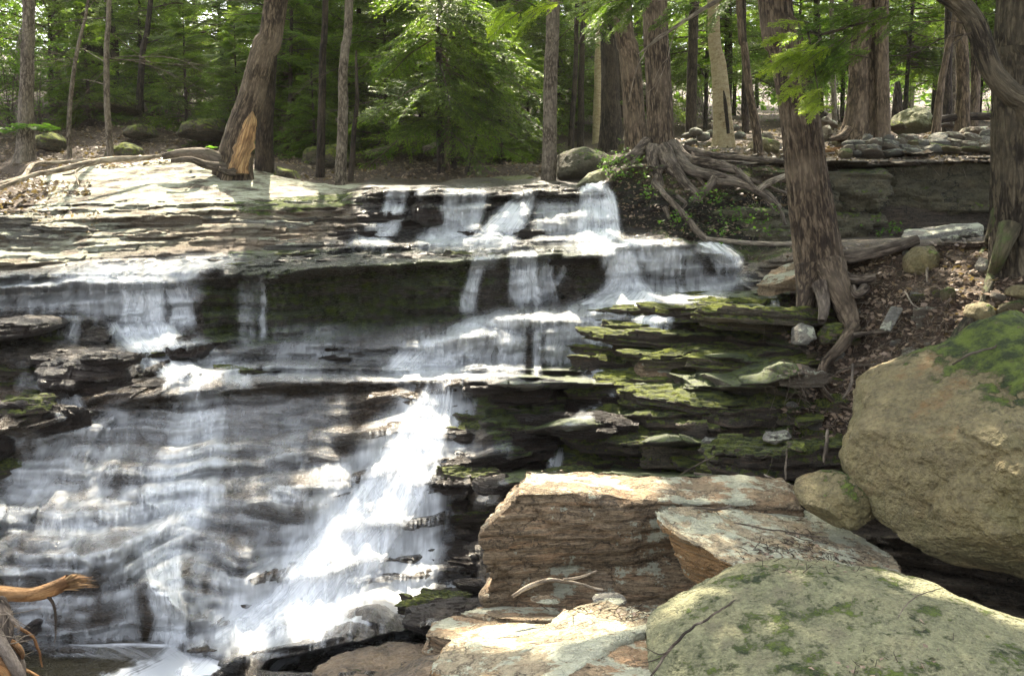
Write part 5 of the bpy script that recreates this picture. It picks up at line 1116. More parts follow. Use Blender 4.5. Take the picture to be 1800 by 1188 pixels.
# ------------------------------------------------------------------ hemlock understory (in the picture)
prot = []
for i, (h0, h1, rad, n) in enumerate([(.3, 6.5, 2.3, 84), (.5, 8, 2.8, 96), (.2, 4.5, 1.9, 64), (1.5, 9, 3.0, 92)]):
    me = crown_mesh('crown', hemlock_specs(h0, h1, rad, n, 500+i), BOUGH, M['hem'], M['twig'])
    tk = mesh_np('trunk', *join([tube([(0, 0, -.4), (.04, .02, h1*.4), (.0, .05, h1*.98)], [.075, .055, .01], 8, 16)])); tk.materials.append(M['barkd'])
    prot.append((me, tk))
protc = []
for i, (h0, h1, rad, n) in enumerate([(1.0, 12, 3.4, 110), (2.5, 14, 3.8, 110)]):
    me = crown_mesh('crown', hemlock_specs(h0, h1, rad, n, 520+i), BCOARSE, M['hem'], M['twig'], 1.5)
    tk = mesh_np('trunk', *join([tube([(0, 0, -.4), (.05, .02, h1*.4), (.0, .05, h1*.98)], [.12, .08, .01], 8, 16)])); tk.materials.append(M['barkd'])
    protc.append((me, tk))
hr = random.Random(9)
def hemlock(px, Yd, sc, k, lab, lib=prot, grp=None, dz=0):
    yb = px_row(px, Yd); p = gpt(px, yb); p = np.array([p[0]*Yd/max(p[1], 1), Yd, p[2]+dz])
    r = thing('hemlock_tree', p, lab, 'hemlock tree', grp); r.rotation_euler = (hr.uniform(-.04, .04), hr.uniform(-.04, .04), hr.uniform(0, 6.28)); r.scale = (sc, sc, sc)
    link('crown', lib[k % len(lib)][0], None, r); link('trunk', lib[k % len(lib)][1], None, r); return r
def px_row(px, Yd):
    c = int(np.clip((px+500)/2, 0, nc-1)); col = TER[:, c, 1]
    i = int(np.argmax(col >= Yd)); return pys[i]
G1 = 'young hemlocks in the woods behind the falls'
for i, (x, Yd, s, k) in enumerate([(-120,25,1,0),(90,30,1,1),(-10,36,1.2,3),(250,30,.9,0),(330,27,.75,2),(300,36,1.2,1),(400,31,1.0,3),(420,25.5,.7,2),(510,26,.9,0),(520,34,1.2,1),(555,24.5,.55,2),(640,28,1.1,3),(700,33,1.2,1),(740,27,1,0),(860,31,1.2,3),(900,36,1.3,1),(820,38,1.4,3),(930,27,.7,2),(985,33,1,0),(190,38,1.3,1),(610,38,1.4,3),(1240,33,1.0,3),(1290,40,1.2,3),(1390,34,.9,3),(1480,38,1.2,3),(1590,36,1.1,3),(1640,42,1.3,3),(1720,38,1.2,3),(1790,36,1.1,3),(560,30,1.0,3),(470,29,.9,1),(160,27,.7,2),(680,26,.8,1),(880,26,.7,0),(1110,36,1.1,0),(1010,42,1.4,3)]):
    hemlock(x, Yd, s, k, 'young green hemlock with feathery tiered branches in the woods behind the falls', grp=G1)
for i, (x, Yd, s) in enumerate([(-300,40,1),(60,46,1.2),(200,50,1.1),(350,45,1.2),(480,50,1.2),(600,48,1.1),(720,46,1.2),(830,52,1.2),(940,48,1.1),(1060,52,1.1),(1160,50,1.0),(1260,48,.9),(1400,52,1.0),(1480,60,1.1),(1590,50,.9),(1700,56,1.0),(1800,46,.9),(1950,50,1),(2080,44,1),(-180,52,1.2),(1330,62,1.1),(1640,64,1.1),(1760,66,1.1),(1120,64,1.2)]):
    hemlock(x, Yd, s, i, 'distant hemlock crown filling the far woods', protc, 'distant hemlocks')
# big drooping boughs in front of the middle woods, carried by the trunk under them
def hang(parent, specs, mat, lib=BOUGH, name='bough', wf=1.0, pw=.5):
    org = np.array(parent.location)
    for sp in specs:
        me = crown_mesh(name, [(np.array(s[0])-org,)+s[1:] for s in sp], lib, mat, M['twig'], wf, pw); link(name, me, None, parent)
ht = thing('hemlock_tree', unp(786, 306, 22), 'hemlock with long drooping tiered boughs sweeping right over the head of the falls', 'hemlock tree')
org = np.array(ht.location)
tmesh('trunk', [tube([unp(775,308,22.2), unp(772,150,22.2), unp(770,0,22.2), unp(770,-60,22.2)], [.09, .08, .06, .05], 14, 30, .1)], M['barkd'], ht, org=org)
rr = random.Random(21); specs = []
for i in range(46):
    y = rr.uniform(-30, 225); p = unp(772+rr.uniform(-4, 4), y, 22.2); az = rr.choice([rr.uniform(-1.3, .3), rr.uniform(-1.3, .3), rr.uniform(-2.6, -1.3), rr.uniform(0, 3)])
    specs.append([(p, az, rr.uniform(-.45, -.02), rr.uniform(-.5, .5), rr.uniform(.8, 1.25), rr.randrange(6))])
for (x, y, L, az, pi) in [(772,150,1.5,-.2,-.28),(772,175,1.35,-.45,-.25),(772,120,1.6,-.1,-.33),(772,190,1.1,-.8,-.2),(772,90,1.6,-.35,-.25),(772,200,.9,-2.2,-.2),(772,60,1.5,-.2,-.2),(772,160,1.2,-2.8,-.2)]:
    specs.append([(unp(x, y, 22.2), az, pi, .1, L, rr.randrange(6)), (unp(x+20, y+5, 21.9), az-.3, pi, -.1, L*.7, rr.randrange(6))])
hang(ht, specs, M['hem'])
# sprays hanging in front of the leaning trunk and along the top edge, nearer the camera
def spray(parent, pts, Y, n, seed, mat, sc=(.25, .5), dirs=(2.4, 3.9), wf=1.0):
    rr = random.Random(seed); sp = []
    for i in range(n):
        x, y, rx, ry = rr.choice(pts); p = unp(x+rr.uniform(-rx, rx), y+rr.uniform(-ry, ry), Y+rr.uniform(-.4, .4))
        sp.append((p, rr.uniform(*dirs), rr.uniform(-.7, .1), rr.uniform(-.4, .4), rr.uniform(*sc), rr.randrange(6)))
    hang(parent, [sp], mat, wf=wf, pw=.85)
spray(ft, [(1415,70,20,30),(1420,100,25,25),(1440,60,30,25)], 9.6, 20, 1, M['hemb'], sc=(.14, .25))
spray(ft, [(1430,160,20,12),(1450,180,18,12)], 9.6, 12, 2, M['hemb'], sc=(.12, .2))
spray(ft, [(1520,15,50,10),(1480,40,40,25),(1500,90,30,30),(1580,10,30,8)], 9.9, 22, 3, M['hem'], sc=(.2, .4))
tmesh('branch', [tube([unp(1395,40,11), unp(1440,60,10.2), unp(1500,45,9.8), unp(1560,30,9.6)], [.02, .015, .006], 6, 20), tube([unp(1420,55,10.4), unp(1430,110,9.8), unp(1440,170,9.6)], [.012, .008, .003], 5, 14)], M['twig'], ft, org=ft.location)
ntp = thing('overhanging_bough', unp(1500, -150, 8), 'bright green leafy bough dangling in from the top centre', 'tree bough')
spray(ntp, [(900,8,30,10),(960,10,50,8),(930,20,40,12)], 9.0, 7, 4, M['hemb'], sc=(.13, .22))
spray(ntp, [(1110,-5,60,6),(1230,0,60,8),(1180,-8,60,6)], 9.5, 14, 5, M['hem'], sc=(.2, .4))
tmesh('branch', [tube([unp(1500,-150,8), unp(1300,-90,8.6), unp(1100,-40,9), unp(900,0,9)], [.05, .03, .015, .006], 8, 30)], M['twig'], ntp, org=ntp.location)
rb = random.Random(5)
db = thing('dead_branch', unp(1290, -10, 10), 'bare pale branch reaching down left in front of the thick trunks', 'branch')
tmesh('branch', [tube([unp(1300,-20,10), unp(1230,20,9.9), unp(1170,60,9.8), unp(1122,95,9.7)], [.03, .022, .016, .006], 8, 24, .1)]+twigs_from(unp(1240,15,9.9), [-.8, 0, .1], .5, rb, 1, .008)+twigs_from(unp(1190,48,9.8), [-.5, 0, -.8], .6, rb, 1, .007)+[tube([unp(1190,48,9.8), unp(1150,70,9.8), unp(1120,120,9.8), unp(1105,180,9.8)], [.008, .006, .003], 5, 16)], M['dead'], db, org=db.location)
db = thing('dead_branch', unp(1035, -10, 10), 'thin dark branch dangling beside the tan trunk', 'branch')
tmesh('branch', [tube([unp(1035,-10,10), unp(1030,40,10), unp(1010,95,10)], [.014, .011, .003], 6, 16)]+twigs_from(unp(1030,30,10), [-.6, 0, -.4], .5, rb, 1, .006), M['twig'], db, org=db.location)

# far wall of sunlit leaves
rs = np.random.RandomState(2); n = 900
ang = rs.uniform(-.85, .85, n); Yf = rs.uniform(66, 95, n); xx = np.tan(ang)*Yf
bz = H_CAM+(400-np.interp(xx/Yf*F+900, [-500, 300, 900, 1400, 2300], [130, 140, 165, 185, 190]))/F*Yf
zz = bz + rs.uniform(0, 1, n)**1.1*np.interp(xx/Yf, [-.5, 0, .2, .6], [26, 24, 15, 13])
A, D, Wd, tv = leaf_cloud(np.stack([xx, Yf, zz], -1), 4.5, 60, .75, 3, .7)
o = link('distant_leaves', cloud_mesh('distant_leaves', A, D, Wd, tv, M['broad']), None); tag(o, kind='stuff')
# bright broadleaf undergrowth in the gaps
def bush(px, Yd, h, r, n, lab, seed, mat='broad', size=.09, grp=None, dz=0):
    yb = px_row(px, Yd); p = gpt(px, yb); p = np.array([p[0]*Yd/max(p[1], 1), Yd, p[2]+dz]); rs = np.random.RandomState(seed)
    t_ = thing('leafy_shrub', p, lab, 'shrub', grp)
    c = rs.normal(size=(n, 3))*[r*.5, r*.5, h*.28]+[0, 0, h*.55]; A, D, Wd, tv = leaf_cloud(c, r*.35, 26, size, seed, .5)
    link('foliage', cloud_mesh('foliage', A, D, Wd, tv, M[mat]), None, t_)
    st_ = [tube([(0, 0, -.1), tuple(c[i]*.5), tuple(c[i])], [.012, .008, .003], 4, 6) for i in range(0, n, max(1, n//10))]
    tmesh('stem', st_, M['twig'], t_)
G2 = 'sunlit leafy shrubs in the far woods'
for i, (x, Yd, h, r) in enumerate([(20,27,3.2,1.6),(70,26,2.2,1.2),(-40,27,3,1.5),(270,33,3,1.6),(330,34,2.5,1.4),(1240,34,4,1.8),(1200,38,4,2),(1310,36,3.5,1.8),(1450,36,4,2),(1475,32,3,1.4),(1400,40,3.5,1.8),(1600,44,4,2),(1740,42,3.5,2),(620,40,2.5,1.5),(1120,44,4,2),(1550,40,3.5,1.6)]):
    bush(x, Yd, h, r, 60, 'leafy shrub catching the sun among the far trunks', 600+i, grp=G2, dz=.2)
# ferns and seedlings
def fern(p, s, seed, lab, grp=None, n=9, mat='fern', nm='fern'):
    rr = random.Random(seed); A, D, Wd, tv = [], [], [], []; tb = []
    for k in range(n):
        az = k*6.283/n+rr.uniform(-.3, .3); L = s*rr.uniform(.7, 1.1); d = np.array([math.cos(az), math.sin(az), 0])
        pts = [d*L*f+np.array([0, 0, L*(.9*f-.75*f*f)]) for f in np.linspace(0, 1, 14)]; tb.append(tube(pts[::4], [.004*s*3, .001], 3, 6))
        for j in range(1, 14):
            f = j/14; w_ = L*.24*math.sin(math.pi*min(1, f*.9+.12)); sd = np.array([-d[1], d[0], -.15])
            for q in (-1, 1): A.append(pts[j]); D.append(sd*q*w_+d*w_*.3); Wd.append(d*L*.028+np.array([0, 0, .004])); tv.append(f)
    t_ = thing(nm, p, lab, 'fern', grp)
    link('fronds' if False else 'frond', cloud_mesh('frond', np.array(A), np.array(D), np.array(Wd), np.array(tv), M[mat]), None, t_); tmesh('stem', tb, M['fern'], t_)
for i, (x, y, s) in enumerate([(18,232,.35),(30,226,.3),(62,230,.35),(74,226,.3),(88,232,.32),(8,236,.3)]): fern(unp(x, y, 21.6), s, i, 'green fern beside the left tree', 'ferns by the left tree')
fern(unp(312,270,18.9), .18, 30, 'fern sprouting on the thick root left of the leaning tree'); fern(unp(372,262,19), .16, 31, 'tuft of fern at the top of the leaning tree root')
def seedling(p, s, seed, lab, grp, n=9, size=.055):
    rr = np.random.RandomState(seed); t_ = thing('seedling', p, lab, 'plant', grp); c = rr.normal(size=(n, 3))*[s*.45, s*.3, s*.3]+[0, -.1*s, s*.3]
    A, D, Wd, tv = leaf_cloud(c, s*.2, 4, size, seed, .6); link('foliage', cloud_mesh('foliage', A, D, Wd*1.2, tv, M['fern']), None, t_)
    tmesh('stem', [tube([(0, 0, -.05), tuple(c[i]*.5), tuple(c[i])], [.006, .003], 3, 5) for i in range(0, n, 3)], M['twig'], t_)
for i, (x, y, Yd) in enumerate([(1120,300,16.5),(1128,318,16.3),(1085,312,16.4),(1136,352,15.9),(1190,392,15.4),(1205,400,15.3),(1250,360,15.6),(1240,352,15.6),(1275,362,15.6),(1300,380,15.4),(1318,392,15.4),(1268,425,15),(1262,412,15),(1330,405,15.3),(1285,390,15.4),(1345,380,15.4)]):
    seedling(unp(x, y, Yd), .28, 700+i, 'small bright seedling on the shaded mound under the roots', 'seedlings under the roots')
for i, (x, y) in enumerate([(1075,292),(1088,288),(1100,300),(1080,305),(1070,300),(1095,312)]): seedling(unp(x, y, 16.6), .3, 740+i, 'yellow green leaves at the corner of the mound beside the chute', 'leaves on the mound corner', 16, .045)
for i, (x, y, Yd) in enumerate([(1545,412,16),(1562,410,16),(1580,413,15.9)]): seedling(unp(x, y, Yd), .25, 750+i, 'low leafy plant at the foot of the quarry face', 'plants below the quarry face')
# ------------------------------------------------------------------ loose wood
def stick(name, pts, w, mat, lab, cat='branch', extra=None, seed=0, segs=10, ridge=.12):
    p = [unp(*q) for q in pts]; Ym = p[0][1]; t_ = [tube(p, [q*.5*Ym/F for q in w], segs, 40, ridge, 4, wob=.01, seed=seed)]
    for e, we in (extra or []): pe = [unp(*q) for q in e]; t_.append(tube(pe, [q*.5*Ym/F for q in we], 8, 24, ridge, 4, wob=.008, seed=seed+1))
    o = tmesh(name, t_, M[mat], None, org=p[0]); o.location = p[0]; return tag(o, lab, cat)
stick('driftwood', [(-60,352,16.6),(0,325,17),(40,312,17.6),(60,290,18.4),(110,286,18.7),(160,281,18.9)], [11,10,9,9,8,5], 'dead', 'upper bleached driftwood branch on the pale slab', seed=1)
stick('driftwood', [(-80,350,16.3),(0,330,16.8),(60,308,17.4),(110,298,17.8),(150,288,18),(190,281,18.4),(250,278,18.6),(285,274,18.8)], [9,9,9,11,12,12,10,7], 'dead', 'lower bleached driftwood branch forking on the pale slab', extra=[([(150,290,18),(128,305,17.7),(110,308,17.6)], [6,4]), ([(132,300,17.8),(138,325,17.2)], [4,2])], seed=2)
stick('fallen_log', [(640,276,23),(690,262,23.5),(740,242,24),(790,222,24.5)], [18,17,15,13], 'barkm', 'mossy fallen log slanting up in the woods above the falls', 'log', segs=18, seed=3)
stick('fallen_log', [(745,262,23.6),(800,244,24),(860,238,24)], [10,8,5], 'dead', 'thin pale log behind the mossy fallen log', 'log', seed=4)
stick('fallen_log', [(1240,420,15.0),(1330,428,15.0),(1440,428,15.0),(1560,424,15.0)], [8,9,9,8], 'dead', 'long straight brown pole lying across the foot of the quarry face', 'log', seed=5)
stick('fallen_log', [(1330,336,16.0),(1350,322,16.0),(1390,305,16.1)], [11,12,9], 'dead', 'short pale log poking out beside the leaning trunk', 'log', seed=6)
stick('fallen_log', [(1640,212,21),(1700,205,21),(1780,206,21),(1850,208,21)], [14,14,13,12], 'barkd', 'dark log lying along the woods behind the wall', 'log', seed=7)
stick('fallen_log', [(1442,268,18.3),(1470,264,18.3),(1500,258,18.4)], [10,11,8], 'brokenwood', 'rotten orange brown log left of the stone wall', 'log', seed=8)
stick('driftwood', [(900,1048,6.55),(930,1030,6.6),(968,1020,6.7),(1000,1022,6.75),(1030,1028,6.8),(1060,1036,6.8)], [7,9,8,7,5,4], 'dead', 'forked bare branch lying against the layered outcrop', extra=[([(990,1020,6.7),(1020,1014,6.7),(1050,1004,6.7)], [6,4])], seed=9)
stick('fallen_branch', [(1140,1195,4.9),(1165,1158,5.0),(1200,1118,5.1),(1240,1088,5.35),(1290,1058,5.6),(1325,1040,5.8)], [4,6,6,5,4,3], 'twig', 'thin dark branch curving over the left flank of the lichen boulder', extra=[([(1180,1140,5.0),(1160,1150,5.0),(1135,1138,5.0)], [3,1.5]), ([(1172,1150,5.0),(1150,1160,5.0),(1128,1165,5.0)], [3,1.5])], seed=10)
stick('stick', [(1290,918,6.9),(1340,928,6.8),(1400,938,6.8),(1455,945,6.8)], [2.5,3,2.5,1.5], 'twig', 'long thin twig lying across the tilted slab', extra=[([(1380,936,6.8),(1420,950,6.7),(1450,948,6.7)], [2,1])], seed=11)
stick('stick', [(1220,892,7.4),(1260,896,7.3),(1286,890,7.3)], [3,5,5], 'twig', 'short dark stick at the back of the tilted slab', seed=12)
stick('stick', [(1220,832,8.9),(1260,838,8.8),(1310,846,8.7)], [5,6,4], 'dead', 'reddish stick on the rocks behind the outcrop', seed=13)
stick('stick', [(1343,834,8.6),(1368,846,8.4),(1392,862,8.2)], [3,5,5], 'dead', 'short pale green stick pointing at the small boulder', seed=14)
stick('stick', [(1185,840,8.8),(1220,820,8.8),(1260,800,8.9),(1305,780,9.1)], [1.5,2.5,2.5,2], 'twig', 'thin long twig leaning on the mossy ledges', seed=15)
stick('stick', [(1382,842,8.5),(1381,810,8.7),(1383,790,8.9)], [4,4,3], 'twig', 'thin upright stick below the hanging root', seed=16)
stick('stick', [(1676,640,6.2+1.0),(1700,625,7.1),(1740,612,7.2),(1770,600,7.3)], [3,5,4,3], 'twig', 'dark twig resting on the crown of the huge boulder', seed=17)
stick('stick', [(1578,1085,4.2),(1592,1062,4.3),(1620,1045,4.4),(1655,1033,4.5)], [2,2.5,2.5,1.5], 'twig', 'small dry twig on the lichen boulder', seed=18)
for i, (pts, w) in enumerate([([(1632,456,10.9),(1630,480,10.7),(1632,500,10.6)], [6,5,4]), ([(1590,512,10.5),(1605,535,10.3),(1630,548,10.2)], [3,3,2]), ([(1470,655,10.1),(1500,645,10),(1560,635,9.9),(1610,612,9.8)], [4,3,3,2]),
      ([(1560,650,9.6),(1545,690,9.2),(1525,730,9),(1515,760,8.8)], [9,12,10,5]), ([(1625,640,9.2),(1600,670,9),(1580,700,8.8)], [7,8,4]), ([(1455,755,9),(1452,790,8.7),(1448,815,8.6)], [6,7,5]), ([(1500,640,10),(1495,680,9.7),(1480,700,9.6)], [5,5,3]),
      ([(1700,560,9.3),(1680,590,9.2),(1672,620,9),(1690,640,8.8)], [12,14,14,8])]):
    lab = ['white dead root curling near the top of the bank', 'thin pale root below the greenish boulder', 'long thin root crossing the middle of the bank', 'thick bare root hanging down the bank above the huge boulder', 'forked bare root next to the huge boulder', 'short pale stub of root near the small boulder', 'slight root under the splayed roots', 'mossy snaking root beneath the sunlit ochre stone'][i]
    stick('exposed_root', pts, w, ['dead', 'dead', 'twig', 'root', 'root', 'root', 'root', 'barkmoss'][i], lab, 'root', seed=30+i)
# broken branch and root tangle at the lower left
br = thing('broken_branch', unp(-60, 1060, 3.6), 'snapped orange brown branch with a splintered end poking in at the lower left', 'branch')
org = np.array(br.location)
tmesh('limb', [tube([unp(-90,1040,3.6), unp(-10,1042,3.6), (unp(50,1045,3.6)), unp(90,1036,3.6), unp(122,1020,3.6)], [.032, .03, .026, .028, .024], 30, 90, .08, 5, seed=3)], M['brokenwood'], br, org=org)
rr = random.Random(8)
spl = []
for i in range(26):
    y0 = 1036-i*1.6; a = unp(92+i*.9, 1040-i*.8, 3.6+rr.uniform(-.015, .015)); e = unp(rr.uniform(128, 176), 1030-i*1.0+rr.uniform(-4, 4)+4, 3.6+rr.uniform(-.02, .02))
    spl.append(tube([a, (a+e)/2+[0, 0, .006], e], [.006, .0045, .0006], 5, 8, .3, seed=i))
tmesh('splinter', spl, M['scar'], br, org=org)
tmesh('stub', [tube([unp(80,1042,3.59), unp(95,1065,3.58), unp(98,1105,3.58), unp(96,1130,3.58)], [.008, .006, .003, .002], 6, 18, .1)], M['twig'], br, org=org)
rp = thing('root_tangle', unp(-30, 1140, 3.2), 'tangle of twisted roots and fibres in the lower left corner', 'roots')
org = np.array(rp.location); rr = random.Random(12)
main = [([(-60,1040,3.4),(-5,1075,3.3),(8,1120,3.2),(-10,1190,3.1)], .045), ([(-30,1120,3.2),(20,1128,3.2),(38,1148,3.2),(30,1160,3.2)], .018), ([(-20,1100,3.2),(20,1160,3.1),(40,1200,3.1),(45,1260,3.1)], .022), ([(-40,1150,3.1),(10,1180,3.1),(20,1240,3.1)], .03), ([(0,1060,3.3),(12,1080,3.25),(30,1100,3.2),(28,1112,3.2)], .007),
   ([(10,1085,3.3),(35,1105,3.3),(60,1120,3.3),(72,1150,3.3),(74,1170,3.3)], .006), ([(10,1120,3.2),(30,1150,3.2),(42,1175,3.2),(40,1220,3.2)], .014), ([(5,1150,3.2),(50,1180,3.2),(80,1200,3.2)], .006), ([(-10,1060,3.3),(10,1050,3.3),(20,1090,3.3)], .008)]
for i, (pts, r_) in enumerate(main): tmesh('root', [tube([unp(*q) for q in pts], [r_, r_*.9, r_*.4], 14, 40, .2, 5, wob=.012, seed=i)], M['brokenwood'] if i % 2 else M['root'], rp, org=org)
fb = []
for i in range(60):
    x, y = rr.uniform(-30, 30), rr.uniform(1070, 1180); p0 = unp(x, y, 3.2+rr.uniform(-.05, .05)); d = np.array([rr.uniform(-.5, 1), rr.uniform(-.4, .4), rr.uniform(-1, .3)]); L = rr.uniform(.05, .16)
    p1 = p0+d*L*.5+np.array([rr.uniform(-.02, .02), 0, rr.uniform(-.02, .02)]); fb.append(tube([p0, p1, p0+d*L], [.0022, .0016, .0007], 4, 8))
tmesh('fibre', fb, M['dead'], rp, org=org)['kind'] = 'stuff'
# hanging root hairs and twiggy debris on the bank
fb = []; rr = random.Random(31)
for i in range(1500):
    k = rr.random()
    if k < .62: x, y = rr.uniform(1340, 1680), rr.uniform(480, 850)
    elif k < .8: x, y = rr.uniform(1300, 1430), rr.uniform(340, 460)
    elif k < .9: x, y = rr.uniform(1430, 1760), rr.uniform(270, 300)
    else: x, y = rr.uniform(640, 760), rr.uniform(285, 320)
    if x > 1470 and y > 1700-.66*x+130: continue
    p0 = gpt(x, y)+np.array([0, -.03, .02]); d = np.array([rr.uniform(-.7, .7), -rr.uniform(0, .5), rr.uniform(-1, .1)]); L = rr.uniform(.06, .32)
    fb.append(tube([p0, p0+d*L*.5+np.array([rr.uniform(-.03, .03), 0, rr.uniform(-.03, .03)]), p0+d*L], [.004, .003, .001], 3, 5))
V, Fa = join(fb); o = link('root_hairs', mesh_np('root_hairs', V, Fa), M['dead']); tag(o, kind='stuff')
# ------------------------------------------------------------------ leaf litter
rs = np.random.RandomState(5); pts = []
for (x0, x1, y0, y1, n) in [(1380,1800,430,850,4800),(-60,500,190,290,5000),(-60,90,300,385,900),(500,960,225,318,3500),(1100,1800,215,285,5000),(60,160,318,345,250),(1060,1440,290,420,2200),(-60,180,375,412,350)]:
    pts.append(np.stack([rs.uniform(x0, x1, n), rs.uniform(y0, y1, n)], -1))
pts = np.concatenate(pts); A = ter(pts[:, 0], pts[:, 1])+[0, 0, .012]
n = len(A); D = rs.normal(size=(n, 3))*[1, 1, .35]; D /= np.linalg.norm(D, axis=1, keepdims=True); sz = rs.uniform(.03, .085, n)*np.where(A[:, 1] > 17, 1.5, 1); D *= sz[:, None]
Nn = rs.normal(size=(n, 3))*.5+[0, -.3, 1]; Wd = np.cross(Nn, D); Wd /= np.linalg.norm(Wd, axis=1, keepdims=True); Wd *= sz[:, None]*.33
o = link('leaf_litter', cloud_mesh('leaf_litter', A, D, Wd, rs.uniform(0, 1, n)**3, M['litter'])); tag(o, kind='stuff')
# needles and scraps on the slab and lichen boulder
from mathutils.bvhtree import BVHTree
def surf(names):
    out = []
    for o in C.objects:
        if o.get('label') and any(n in o['label'] for n in names):
            me_ = o.data; nv = len(me_.vertices); co = np.empty(nv*3, np.float32); me_.vertices.foreach_get('co', co); co = co.reshape(-1, 3)+np.array(o.location)

            out.append(BVHTree.FromPolygons([Vector(c.tolist()) for c in co], [tuple(p.vertices) for p in me_.polygons]))
    return out
trees_ = surf(['tilted pale slab', 'lichen covered boulder filling', 'long flat ledge running', 'sunlit broken pale'])
def on_rock(px, py):
    d = unp(px, py, 1.0)-np.array([0, 0, H_CAM]); best = None
    for t_ in trees_:
        h_ = t_.ray_cast(Vector((0, 0, H_CAM)), Vector(d.tolist()).normalized())
        if h_[0] is not None and (best is None or h_[3] < best[3]): best = h_
    return best
rs = np.random.RandomState(15); A, D, Wd, tv, nd = [], [], [], [], []
for (cx, cy, rx, ry, n) in [(1400,955,60,25,150),(1450,985,50,20,120),(1340,975,40,14,60),(1600,1050,26,10,30),(1610,1095,16,14,26),(1500,1175,60,12,70),(1640,1165,30,20,40),(1480,1000,50,14,60),(1380,1000,40,12,60),(1100,1080,30,10,40),(1010,1072,40,8,30),(1250,900,30,6,14),(1690,1120,20,20,14),(1560,1150,90,30,30)]:
    for k in range(n):
        h_ = on_rock(cx+rs.normal()*rx*.6, cy+rs.normal()*ry*.6)
        if not h_ or h_[0] is None: continue
        p = np.array(h_[0])+np.array(h_[1])*.005; d = rs.normal(size=3); nrm = np.array(h_[1]); d -= nrm*np.dot(d, nrm)*.85; d /= np.linalg.norm(d)
        if rs.uniform() < .45:
            s_ = rs.uniform(.02, .055); w_ = np.cross(nrm+rs.normal(size=3)*.4, d); w_ /= np.linalg.norm(w_); A.append(p); D.append(d*s_); Wd.append(w_*s_*.3); tv.append(rs.uniform(0, .8))
        else:
            s_ = rs.uniform(.03, .10); nd.append(tube([p, p+d*s_*.5+nrm*rs.uniform(0, .012), p+d*s_], [.0035, .003, .0015], 3, 4))
o = link('leaf_litter', cloud_mesh('leaf_litter', np.array(A), np.array(D), np.array(Wd), np.array(tv), M['litter'])); tag(o, kind='stuff')
V, Fa = join(nd); tag(link('needle_litter', mesh_np('needle_litter', V, Fa), M['twig']), kind='stuff')
# thin forest air
me = bpy.data.meshes.new('haze'); bm = bmesh.new(); bmesh.ops.create_cube(bm, size=1)
for v in bm.verts: v.co = (v.co.x*1500, v.co.y*520+180, v.co.z*90+32)
bm.to_mesh(me); bm.free()
m = bpy.data.materials.new('haze'); m.use_nodes = True; t = m.node_tree; t.nodes.clear(); ou = t.nodes.new('ShaderNodeOutputMaterial'); pv = t.nodes.new('ShaderNodeVolumePrincipled')
pv.inputs['Color'].default_value = (.95, .95, .88, 1); pv.inputs['Density'].default_value = .00022; pv.inputs['Anisotropy'].default_value = .5; t.links.new(pv.outputs[0], ou.inputs['Volume'])
tag(link('haze', me, m), kind='stuff')
# ------------------------------------------------------------------ give look-alikes a label of their own by what they stand beside
MARKS = [('torn leaning tree',430,200),('thin curved sapling',130,150),('twiggy sapling',190,150),('left edge trunk',45,150),('slim dark trunk',565,150),('pale slim trunk',605,150),('round tan trunk',967,180),('white birch',1050,140),('reddish thick trunk',1110,150),('big rooty trunk',1158,150),('yellow birch',1270,160),('thin curved tree',1320,160),('large leaning trunk',1400,200),('twin trunk',1530,150),('slender leaning tree',1660,150),('smooth boulder behind the wall',1600,210),('stone wall',1600,262),('huge furrowed trunk',1785,250),('sprawling roots',1250,310),('main upper chute',1050,380),('quarry face',1650,350),('long brown pole',1400,428),('greenish bank boulder',1620,460),('upright slate',1565,560),('splayed roots',1440,540),('hanging root',1445,680),('huge ochre boulder',1600,800),('small brown boulder',1450,870),('squarish brown stone',1145,650),('layered outcrop',1000,900),('forked branch',980,1025),('main lower fall',700,850),('green mossy wall',600,520),('upper left fall',250,520),('lower left stream',350,700),('big pale slab',300,320),('head of the falls',800,330),('wedge shaped wet rock',150,650),('long pole end',1560,424),('yellow green mound corner',1085,300),('rotten orange log',1470,262),('black block in the falls',750,370),('drooping hemlock boughs',800,180),('overhead green spray',930,20),('crooked limb',1730,80)]
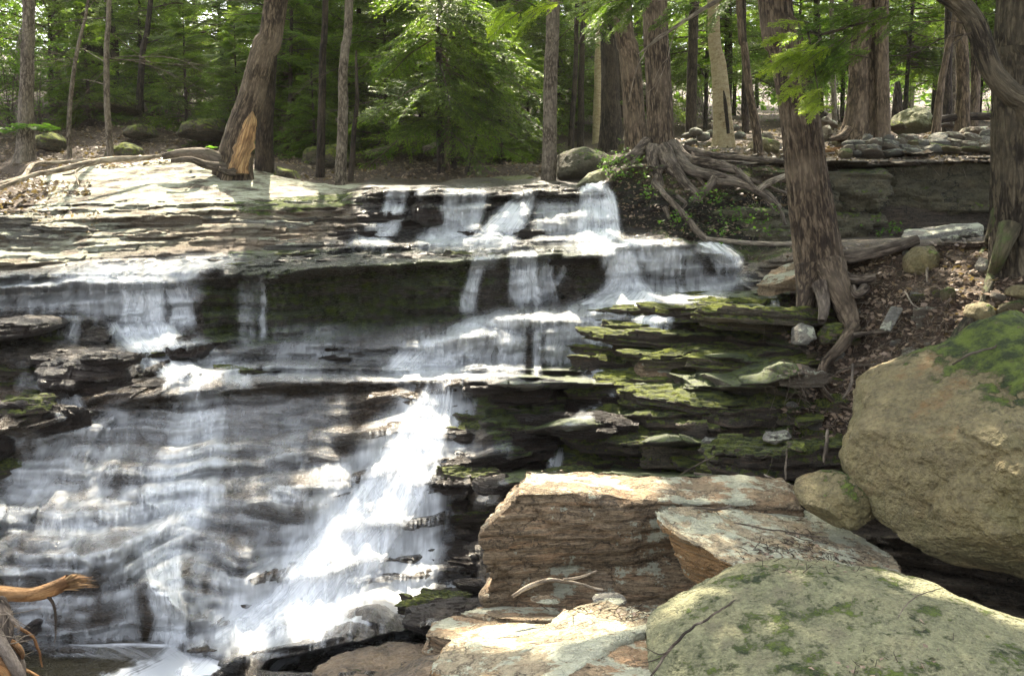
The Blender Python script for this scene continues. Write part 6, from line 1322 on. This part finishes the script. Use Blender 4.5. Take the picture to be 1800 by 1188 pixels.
BASE = {'young hemlocks in the woods behind the falls': 'young feathery hemlock', 'distant hemlocks': 'distant tall hemlock', 'sunlit leafy shrubs in the far woods': 'sunlit leafy shrub', 'seedlings under the roots': 'small bright seedling', 'distant trunks in the woods': 'distant dark trunk',
 'small stones in the dirt bank': 'small half buried stone', 'small stones on the woodland floor': 'small woodland stone', 'mossy rock layers right of the falls': 'flat mossy rock layer', 'wet rock layers beside the white water': 'dark wet rock layer', 'wet rock layers on the left': 'dark wet rock layer', 'dry rock layers below the pale slab': 'dry flat pale rock layer',
 'flat stones on the bank': 'flat broken stone', 'leaves on the mound corner': 'yellow green leafy sprig', 'plants below the quarry face': 'low leafy plant', 'pile of pale rocks behind the birch': 'pale tumbled rock', 'ferns by the left tree': 'green fern'}
used = set()
bpy.context.view_layer.update()
for o in list(C.objects):
    g_ = o.get('group')
    if o.parent or g_ not in BASE: continue
    p = np.array(o.matrix_world.translation); t = p[1]*CT-(p[2]-H_CAM)*ST
    if t < .5: continue
    x = 900+F*p[0]/t; y = 594-F*((p[2]-H_CAM)*CT+p[1]*ST)/t
    if not (-30 < x < 1830 and y < 1188): continue
    m = sorted(MARKS, key=lambda q: (q[1]-x)**2+1.5*(q[2]-y)**2)[:14]; done = False
    for far in ('', ', between it and the '):
        for i, (nm, mx, my) in enumerate(m[:4] if not far else m[:10]):
            dx, dy = x-mx, y-my
            rel = ('right of' if dx > 0 else 'left of') if abs(dx) > 1.2*abs(dy) else ('below' if dy > 0 else 'above')
            near_ = 'just ' if math.hypot(dx, dy) < 60 else 'well ' if math.hypot(dx, dy) > 170 else ''
            if 'trunk' in BASE[g_] or 'hemlock' in BASE[g_] or 'shrub' in BASE[g_]: rel = ('right of' if dx > 0 else 'left of') if abs(dx) > 14 else 'behind'
            lab = '%s %s%s the %s' % (BASE[g_], near_, rel, nm)
            if far:
                k = [q for q in m if q[0] != nm and (q[1]-mx)*dx > 0]
                if not k: continue
                lab = '%s %s the %s%s%s' % (BASE[g_], rel, nm, far, k[0][0])
            if lab not in used and len(lab.split()) <= 16: used.add(lab); o['label'] = lab; done = True; break
        if done: break
